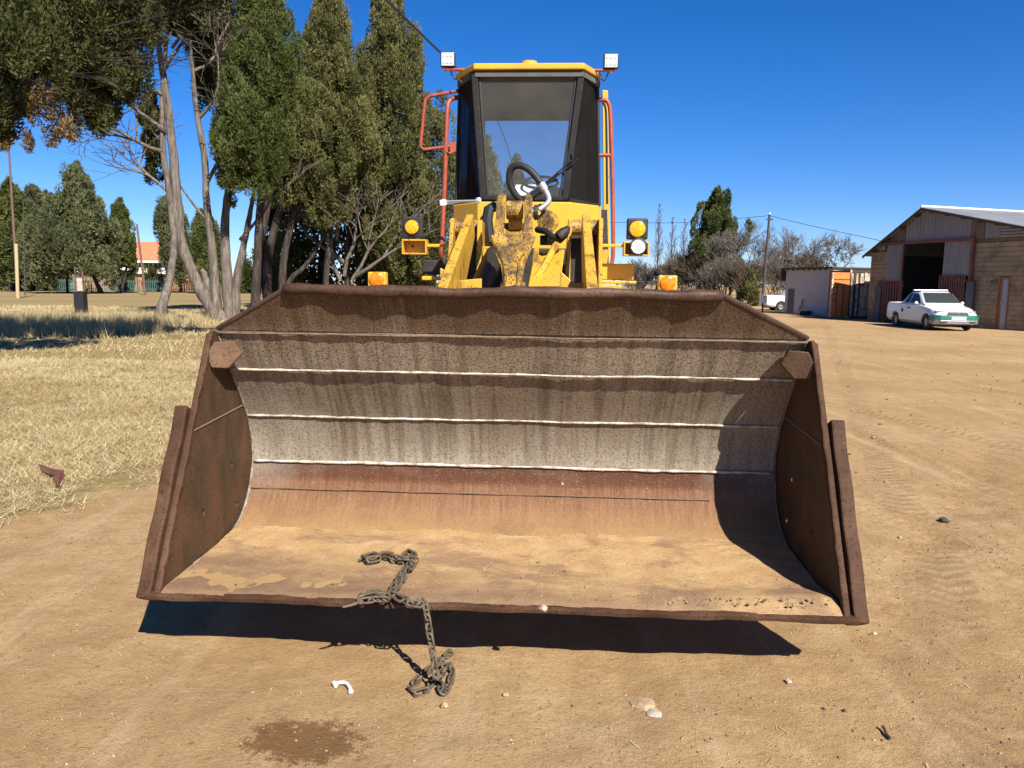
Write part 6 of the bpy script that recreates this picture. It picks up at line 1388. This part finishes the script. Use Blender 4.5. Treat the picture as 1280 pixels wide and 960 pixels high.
# right leaf, closed, cream with bars; left leaf open flat to the left
def leaf(x0, x1, yy0, yy1, mat, ribs, name, lab=None):
    def pp_(t, z, o): d = np.array([x1 - x0, yy1 - yy0, 0]); L = np.linalg.norm(d); d /= L; nn = np.array([d[1], -d[0], 0]); return np.array([x0, yy0, 0]) + d * t * L + nn * o + np.array([0, 0, z])
    m = MB(); m.hexa([pp_(0, .12, 0), pp_(1, .12, 0), pp_(1, .12, -.04), pp_(0, .12, -.04), pp_(0, 2.37, 0), pp_(1, 2.37, 0), pp_(1, 2.37, -.04), pp_(0, 2.37, -.04)]); o = obj(name, m, mat, co)
    if lab: o['label'] = lab
    for (t0, t1, z0, z1, mt, dep) in ribs:
        m = MB(); m.hexa([pp_(t0, z0, .001), pp_(t1, z0, .001), pp_(t1, z0, dep), pp_(t0, z0, dep), pp_(t0, z1, .001), pp_(t1, z1, .001), pp_(t1, z1, dep), pp_(t0, z1, dep)]); obj('door_rib', m, mt, o)
    return o
leaf(cx0 - 1.26, cx0 - .0, cyF - .7, cyF - .06, 'orange_steel', [(0, .08, .12, 2.37, 'cream_steel', .05), (.3, .34, .12, 1.75, 'oxide_red', .02), (.62, .66, .12, 1.75, 'oxide_red', .02), (.30, .66, 1.75, 1.79, 'oxide_red', .021), (.09, .29, 1.25, 1.30, 'oxide_red', .02), (.09, .29, .95, 1.0, 'oxide_red', .03), (.09, .29, 1.6, 1.64, 'oxide_red', .02), (.09, 1.0, 2.0, 2.04, 'oxide_red', .022), (.96, 1.0, .12, 2.37, 'pole_dark', .04)], 'door', 'open orange door')
leaf(cx0 + .10, cx0 + 2.27, cyF + .03, cyF + .03, 'cream_steel', [(.05, .10, .12, 2.37, 'pole_dark', .05), (.17, .20, .12, 2.37, 'pole_dark', .05), (.02, .3, 1.75, 1.82, 'oxide_red', .03), (.3, .36, .12, 2.37, 'cream_steel', .05), (.5, .53, .12, 2.37, 'pole_dark', .05)], 'door', 'closed rusty cream door')
mb = MB(); mb.tube([(cx0 - .3, cyF - .4, 1.3), (cx0 + .15, cyF - .1, 1.28)], .015, 6); obj('lock_bar', mb, 'zinc', co)

# ------------------------------------------------------------------ grey walled building
W0 = np.array([16.47, 46.0, 0]); WD = np.array([.40, -.9165, 0]); WD /= np.linalg.norm(WD); WN = np.array([WD[1], -WD[0], 0]); WN = WN if WN[0] < 0 else -WN
gb = empty('outbuilding', W0, label='low flat roofed building with a plain grey white wall left of the container', cat='building')
def wp(s, z, o=0.): return W0 + WD * s + WN * o + np.array([0, 0, z])
def wbox(name, s0, s1, z0, z1, a, b, mat, par=None):
    m = MB(); m.hexa([wp(s0, z0, a), wp(s1, z0, a), wp(s1, z0, b), wp(s0, z0, b), wp(s0, z1, a), wp(s1, z1, a), wp(s1, z1, b), wp(s0, z1, b)]); return obj(name, m, mat, par or gb)
wbox('wall', 0, 3.6, 0, 2.65, -3, 0, 'plaster_grey'); rf = wbox('roof', -.25, 3.7, 2.655, 2.74, -3.2, .18, 'pole_dark'); wbox('fascia', -.28, -.252, 1.95, 2.76, -1.2, .15, 'oxide_red', rf)
for k in range(8): wbox('rafter_end', .1 + k * .42, .18 + k * .42, 2.57, 2.652, .003, .24, 'pole_dark', rf)
s_a = float(np.dot(hit(984.5, 380, W0, WN) - W0, WD)); s_b = float(np.dot(hit(992, 380, W0, WN) - W0, WD)); wbox('door', s_a, s_b, .02, P(988, 361, 45)[2], .002, .03, 'window_dark')
# pipe and old tyre at the wall
m = MB(); m.tube(spline([wp(1.35, 0, .15), wp(1.4, .3, .15), wp(1.5, .55, .12), wp(1.55, .9, .08)]), .03, 6); m.tube([wp(1.3, .45, .14), wp(1.6, .42, .14)], .025, 6); obj('water_tap', m, 'pole_dark', gb)
m = MB(); c = wp(2.0, .12, .3)
m.disc_lathe(c, (0, 0, 1), [(.16, -.1), (.3, -.1), (.33, 0), (.3, .1), (.16, .1), (.16, -.1)], 18); obj('old_tyre', m, 'black_rubber', at=c, smooth=True, label='old black tyre lying against the grey white wall', cat='tyre')
# white meter box
p = P(953.5, 380, 48); mb_ = empty('meter_box', (p[0], 48, 0), label='small white meter box on a post in front of the parked pickup tail', cat='meter box')
z0, z1 = P(954, 379, 48)[2], P(954, 369, 48)[2]; m = MB(); m.box(p[0] - .18, p[0] + .18, 47.9, 48.1, z0, z1); bx = obj('box', m, 'wall_white', mb_, bevel=.02); m = MB(); m.box(p[0] - .04, p[0] + .04, 47.95, 48.05, 0, z0 - .002); obj('post', m, 'pole_dark', mb_); m = MB(); m.box(p[0] + .02, p[0] + .08, 47.885, 47.897, z1 - .12, z1 - .05); obj('dial', m, 'window_dark', bx)

# ------------------------------------------------------------------ white pickup with a green bumper
def coat(name, c, rough):
    t = NT(name); col = t.mix(t.ramp(t.noise(3, 6, .7), [(.55, 0.0), (.75, .35)]), c, (.42, .33, .23)); t.pbr(col, rough, 0, None, .5, **{'Coat Weight': .35, 'Coat Roughness': .12}); M[name] = t.m
coat('car_white', (.60, .60, .60), .3); coat('bumper_green', (.015, .20, .15), .45)
simple('car_black', (.02, .02, .021), .6, var=.2); simple('tyre', (.03, .028, .026), .85, var=.3); simple('rim_grey', (.35, .35, .36), .4, .6); simple('plate_white', (.8, .8, .78), .5, var=.03); simple('lamp_glass', (.30, .31, .32), .06, .5, var=.3, scale=20)
def pickup(name, loc, rz, label, group, green=True):
    root = empty(name, (0, 0, 0), 0, label=label, cat='pickup truck', group=group)
    # stations along the length, y = 0 at the nose, growing rearwards: (y, half width low, half width belt, z sill, z belt)
    st = [(0.00, .60, .52, .34, .56), (0.05, .72, .62, .27, .68), (0.25, .80, .72, .23, .76), (0.60, .82, .77, .22, .85), (1.05, .825, .79, .22, .92), (1.35, .825, .80, .22, .95), (1.9, .825, .80, .22, .96), (2.45, .825, .80, .22, .97), (2.62, .825, .80, .22, .985), (3.2, .825, .80, .22, .99), (3.9, .82, .79, .24, .995), (4.16, .80, .77, .28, .995), (4.22, .78, .75, .34, .98)]
    mb = MB(); V = []; n = 12
    for (y, wl_, wb_, zs, zb_) in st:
        half = [(wl_ * .90, zs), (wl_, zs + .10), (wl_ * 1.005, zs + (zb_ - zs) * .45), (wl_ * .995, zs + (zb_ - zs) * .75), (wb_, zb_ - .035), (wb_ * .90, zb_)]
        V += [(-x, y, z) for x, z in half] + [(x, y, z) for x, z in half[::-1]]
    F = [(i * n + k, i * n + (k + 1) % n, (i + 1) * n + (k + 1) % n, (i + 1) * n + k) for i in range(len(st) - 1) for k in range(n)] + [tuple(range(n - 1, -1, -1)), tuple(range((len(st) - 1) * n, len(st) * n))]
    mb.add(V, F); body = obj('body', mb, 'car_white', root, smooth=True)
    cs = []
    for yw in (.74, 3.30):
        for sx in (-1, 1):
            c = MB(); c.cyl((sx * .52, yw, .30), (sx * 1.2, yw, .30), .345, 26); cs.append(obj('cutter', c, 'car_black'))
    c = MB(); c.box(-.68, .68, 2.66, 4.12, .55, 1.3); cs.append(obj('cutter', c, 'car_black')); boolean_cut(body, cs)
    body.data.polygons.foreach_set('use_smooth', [True] * len(body.data.polygons)); body.data.set_sharp_from_angle(angle=R(35))
    # cabin: roof, pillars as a tapered shell, glass proud of it
    cab_st = [(1.02, .74, .93, .70, .935), (1.28, .755, .94, .67, 1.11), (1.72, .765, .95, .60, 1.405), (1.95, .765, .96, .585, 1.455), (2.35, .765, .965, .58, 1.46), (2.55, .765, .97, .59, 1.43), (2.66, .765, .975, .62, 1.36), (3.02, .76, .98, .70, 1.0)]
    mb = MB(); V = []; n = 8
    for (y, w0, z0, w1, z1) in cab_st:
        half = [(w0, z0 - .03), (w0 + (w1 - w0) * .55, z0 + (z1 - z0) * .55), (w1, max(z1 - .045, z0)), (w1 * .86, z1)]
        V += [(-x, y, z) for x, z in half] + [(x, y, z) for x, z in half[::-1]]
    F = [(i * n + k, i * n + (k + 1) % n, (i + 1) * n + (k + 1) % n, (i + 1) * n + k) for i in range(len(cab_st) - 1) for k in range(n)] + [tuple(range(n - 1, -1, -1)), tuple(range((len(cab_st) - 1) * n, len(cab_st) * n))]
    mb.add(V, F); obj('cabin', mb, 'car_white', root, smooth=True)
    mb = MB(); mb.hexa([(-.655, 1.14, .985), (.655, 1.14, .985), (.655, 1.17, .98), (-.655, 1.17, .98), (-.525, 1.68, 1.385), (.525, 1.68, 1.385), (.525, 1.72, 1.37), (-.525, 1.72, 1.37)])
    mb.v = [(x, y - .012, z + .022) for x, y, z in mb.v]; obj('windscreen', mb, 'car_glass', root, bevel=.01)
    for sx in (-1, 1):
        mb = MB(); e = .012
        def sp(y, z):      # point on the cabin side
            w0 = np.interp(y, [r[0] for r in cab_st], [r[1] for r in cab_st]); z0 = np.interp(y, [r[0] for r in cab_st], [r[2] for r in cab_st]); w1 = np.interp(y, [r[0] for r in cab_st], [r[3] for r in cab_st]); z1 = np.interp(y, [r[0] for r in cab_st], [r[4] for r in cab_st])
            return (sx * (w0 + (w1 - w0) * min(1, (z - z0) / max(z1 - z0, .01)) + e), y, z)
        mb.prism([sp(1.40, .99), sp(2.22, 1.0), sp(2.22, 1.37), sp(1.84, 1.37), sp(1.62, 1.22)], (-sx * .01, 0, 0)); obj('side_window', mb, 'car_glass', root)
        mb = MB(); mb.prism([sp(2.30, 1.0), sp(2.72, 1.0), sp(2.50, 1.34), sp(2.30, 1.37)], (-sx * .01, 0, 0)); obj('side_window', mb, 'car_glass', root)
        mb = MB(); mb.prism([(sx * .833, 1.36, .33), (sx * .833, 2.24, .33), (sx * .815, 2.24, .93), (sx * .815, 1.30, .93)], (sx * .004, 0, 0)); dr = obj('door', mb, 'car_white', root, bevel=.003)
        mb = MB(); mb.box(sx * .845 - .015, sx * .845 + .015, 2.08, 2.2, .78, .83); obj('handle', mb, 'car_black', dr)
        mb = MB(); mb.box(sx * .83 - .008, sx * .83 + .008, 2.62, 2.78, .62, .76); obj('fuel_flap' if sx > 0 else 'vent', mb, 'car_black', root, bevel=.01)
        mb = MB(); mb.disc_lathe((sx * .875, 1.46, 1.01), (0, 1, 0), [(.04, -.04), (.06, -.025), (.06, .025), (.04, .04)], 12); mb.tube([(sx * .80, 1.46, .99), (sx * .86, 1.46, 1.0)], .02, 6); obj('mirror', mb, 'car_white', root, smooth=True)
        mb = MB(); mb.hexa([(sx * .44, .025, .60), (sx * .735, .14, .61), (sx * .715, .32, .62), (sx * .44, .18, .61), (sx * .44, .05, .715), (sx * .745, .20, .75), (sx * .725, .36, .75), (sx * .44, .25, .73)]); obj('headlight', mb, 'lamp_glass', root, bevel=.02)
        for yw in (.74, 3.30):
            mb = MB(); mb.disc_lathe((sx * .64, yw, .295), (sx, 0, 0), [(.17, 0), (.26, 0), (.295, .04), (.295, .14), (.26, .18), (.18, .18), (.17, 0)], 24); wh = obj('wheel', mb, 'tyre', root, smooth=True)
            mb = MB(); mb.disc_lathe((sx * .66, yw, .295), (sx, 0, 0), [(.18, 0), (.18, .13), (.15, .12), (.05, .135), (.02, .14)], 16); obj('rim', mb, 'rim_grey', wh, smooth=True)
        mb = MB(); mb.box(sx * .60 - .09, sx * .60 + .09, 4.205, 4.235, .60, .90); obj('tail_lamp', mb, 'red_lens', root)
    gm = 'bumper_green' if green else 'car_white'
    ring_ = [(-.845, .42), (-.80, .12), (-.62, -.015), (-.3, -.05), (.3, -.05), (.62, -.015), (.80, .12), (.845, .42)]
    def wrap(z0, z1, out, mat, nm, par=root):
        m = MB(); A = [(x * (1 + out * .6), y - out, z0) for x, y in ring_]; B = [(x * .94, y + .10, z0) for x, y in ring_[::-1]]; m.prism(A + B, (0, 0, z1 - z0)); return obj(nm, m, mat, par, bevel=.012)
    bp = wrap(.40, .575, .012, gm, 'bumper'); wrap(.26, .395, .006, 'rim_grey', 'lower_bumper'); 
    m = MB(); m.box(-.26, .26, -.085, -.064, .42, .53); pl = obj('number_plate', m, 'plate_white', bp)
    m = MB()
    for i, x in enumerate((-.20, -.15, -.10, -.02, .03, .08, .15, .20)): m.box(x - .014, x + .014, -.090, -.0855, .445, .505)
    obj('plate_marks', m, 'rim_grey', pl, kind='stuff')
    m = MB(); m.hexa([(-.40, -.012, .61), (.40, -.012, .61), (.40, .05, .61), (-.40, .05, .61), (-.34, .012, .70), (.34, .012, .70), (.34, .07, .70), (-.34, .07, .70)]); g = obj('grille', m, 'car_black', root, bevel=.01); m = MB(); m.box(-.32, .32, -.016, -.002, .648, .664); m.disc_lathe((0, -.012, .657), (0, -1, 0), [(.04, 0), (.035, .012), (.01, .015)], 14); obj('emblem_bar', m, 'rim_grey', g)
    for x0_, x1_ in ((-.62, -.30), (.30, .62)):
        m = MB(); m.box(x0_, x1_, -.046, -.030, .30, .36); obj('air_intake', m, 'car_black', bp)
    m = MB(); m.box(-.78, .78, -.004, .02, .578, .590); obj('bumper_gap', m, 'car_black', bp)
    m = MB(); m.tube([(-.52, 2.5, 1.50), (.52, 2.5, 1.50)], .022, 8); m.tube([(-.52, 1.95, 1.50), (.52, 1.95, 1.50)], .022, 8); m.box(-.54, -.50, 1.9, 2.55, 1.45, 1.50); m.box(.50, .54, 1.9, 2.55, 1.45, 1.50); obj('roof_rack', m, 'rim_grey', root)
    m = MB(); m.box(-.66, .66, 1.4, 2.6, .30, .33); m.box(-.5, -.1, 1.75, 2.2, .33, 1.2); m.box(.1, .5, 1.75, 2.2, .33, 1.2); 
    m = MB(); m.box(-.60, .60, .3, 4.0, .18, .30); obj('underbody', m, 'car_black', root)
    root.location = loc; root.rotation_euler = (0, 0, rz); return root
pk1 = pickup('pickup_truck', (17.05, 29.0, 0.0), R(-3.0), 'white pickup with a green front bumper parked before the shed doorway', 'parked pickup trucks')
pk1.scale = (1.03, 1.03, 1.03)
pk2 = pk1.copy(); COL.objects.link(pk2); pk2['label'] = 'white pickup showing only its tail from behind the grey walled building'; pk2.location = (20.4, 47.0, 0); pk2.rotation_euler = (0, 0, R(-90))
for ch in list(pk1.children):
    c = ch.copy(); COL.objects.link(c); c.parent = pk2
    for g in ch.children: d = g.copy(); COL.objects.link(d); d.parent = c
pk2.rotation_euler = (0, 0, R(90)); pk2.location = (p[0] + 5.5, 51.5, 0)
print('bricks', nb, 'objects', len(bpy.data.objects))
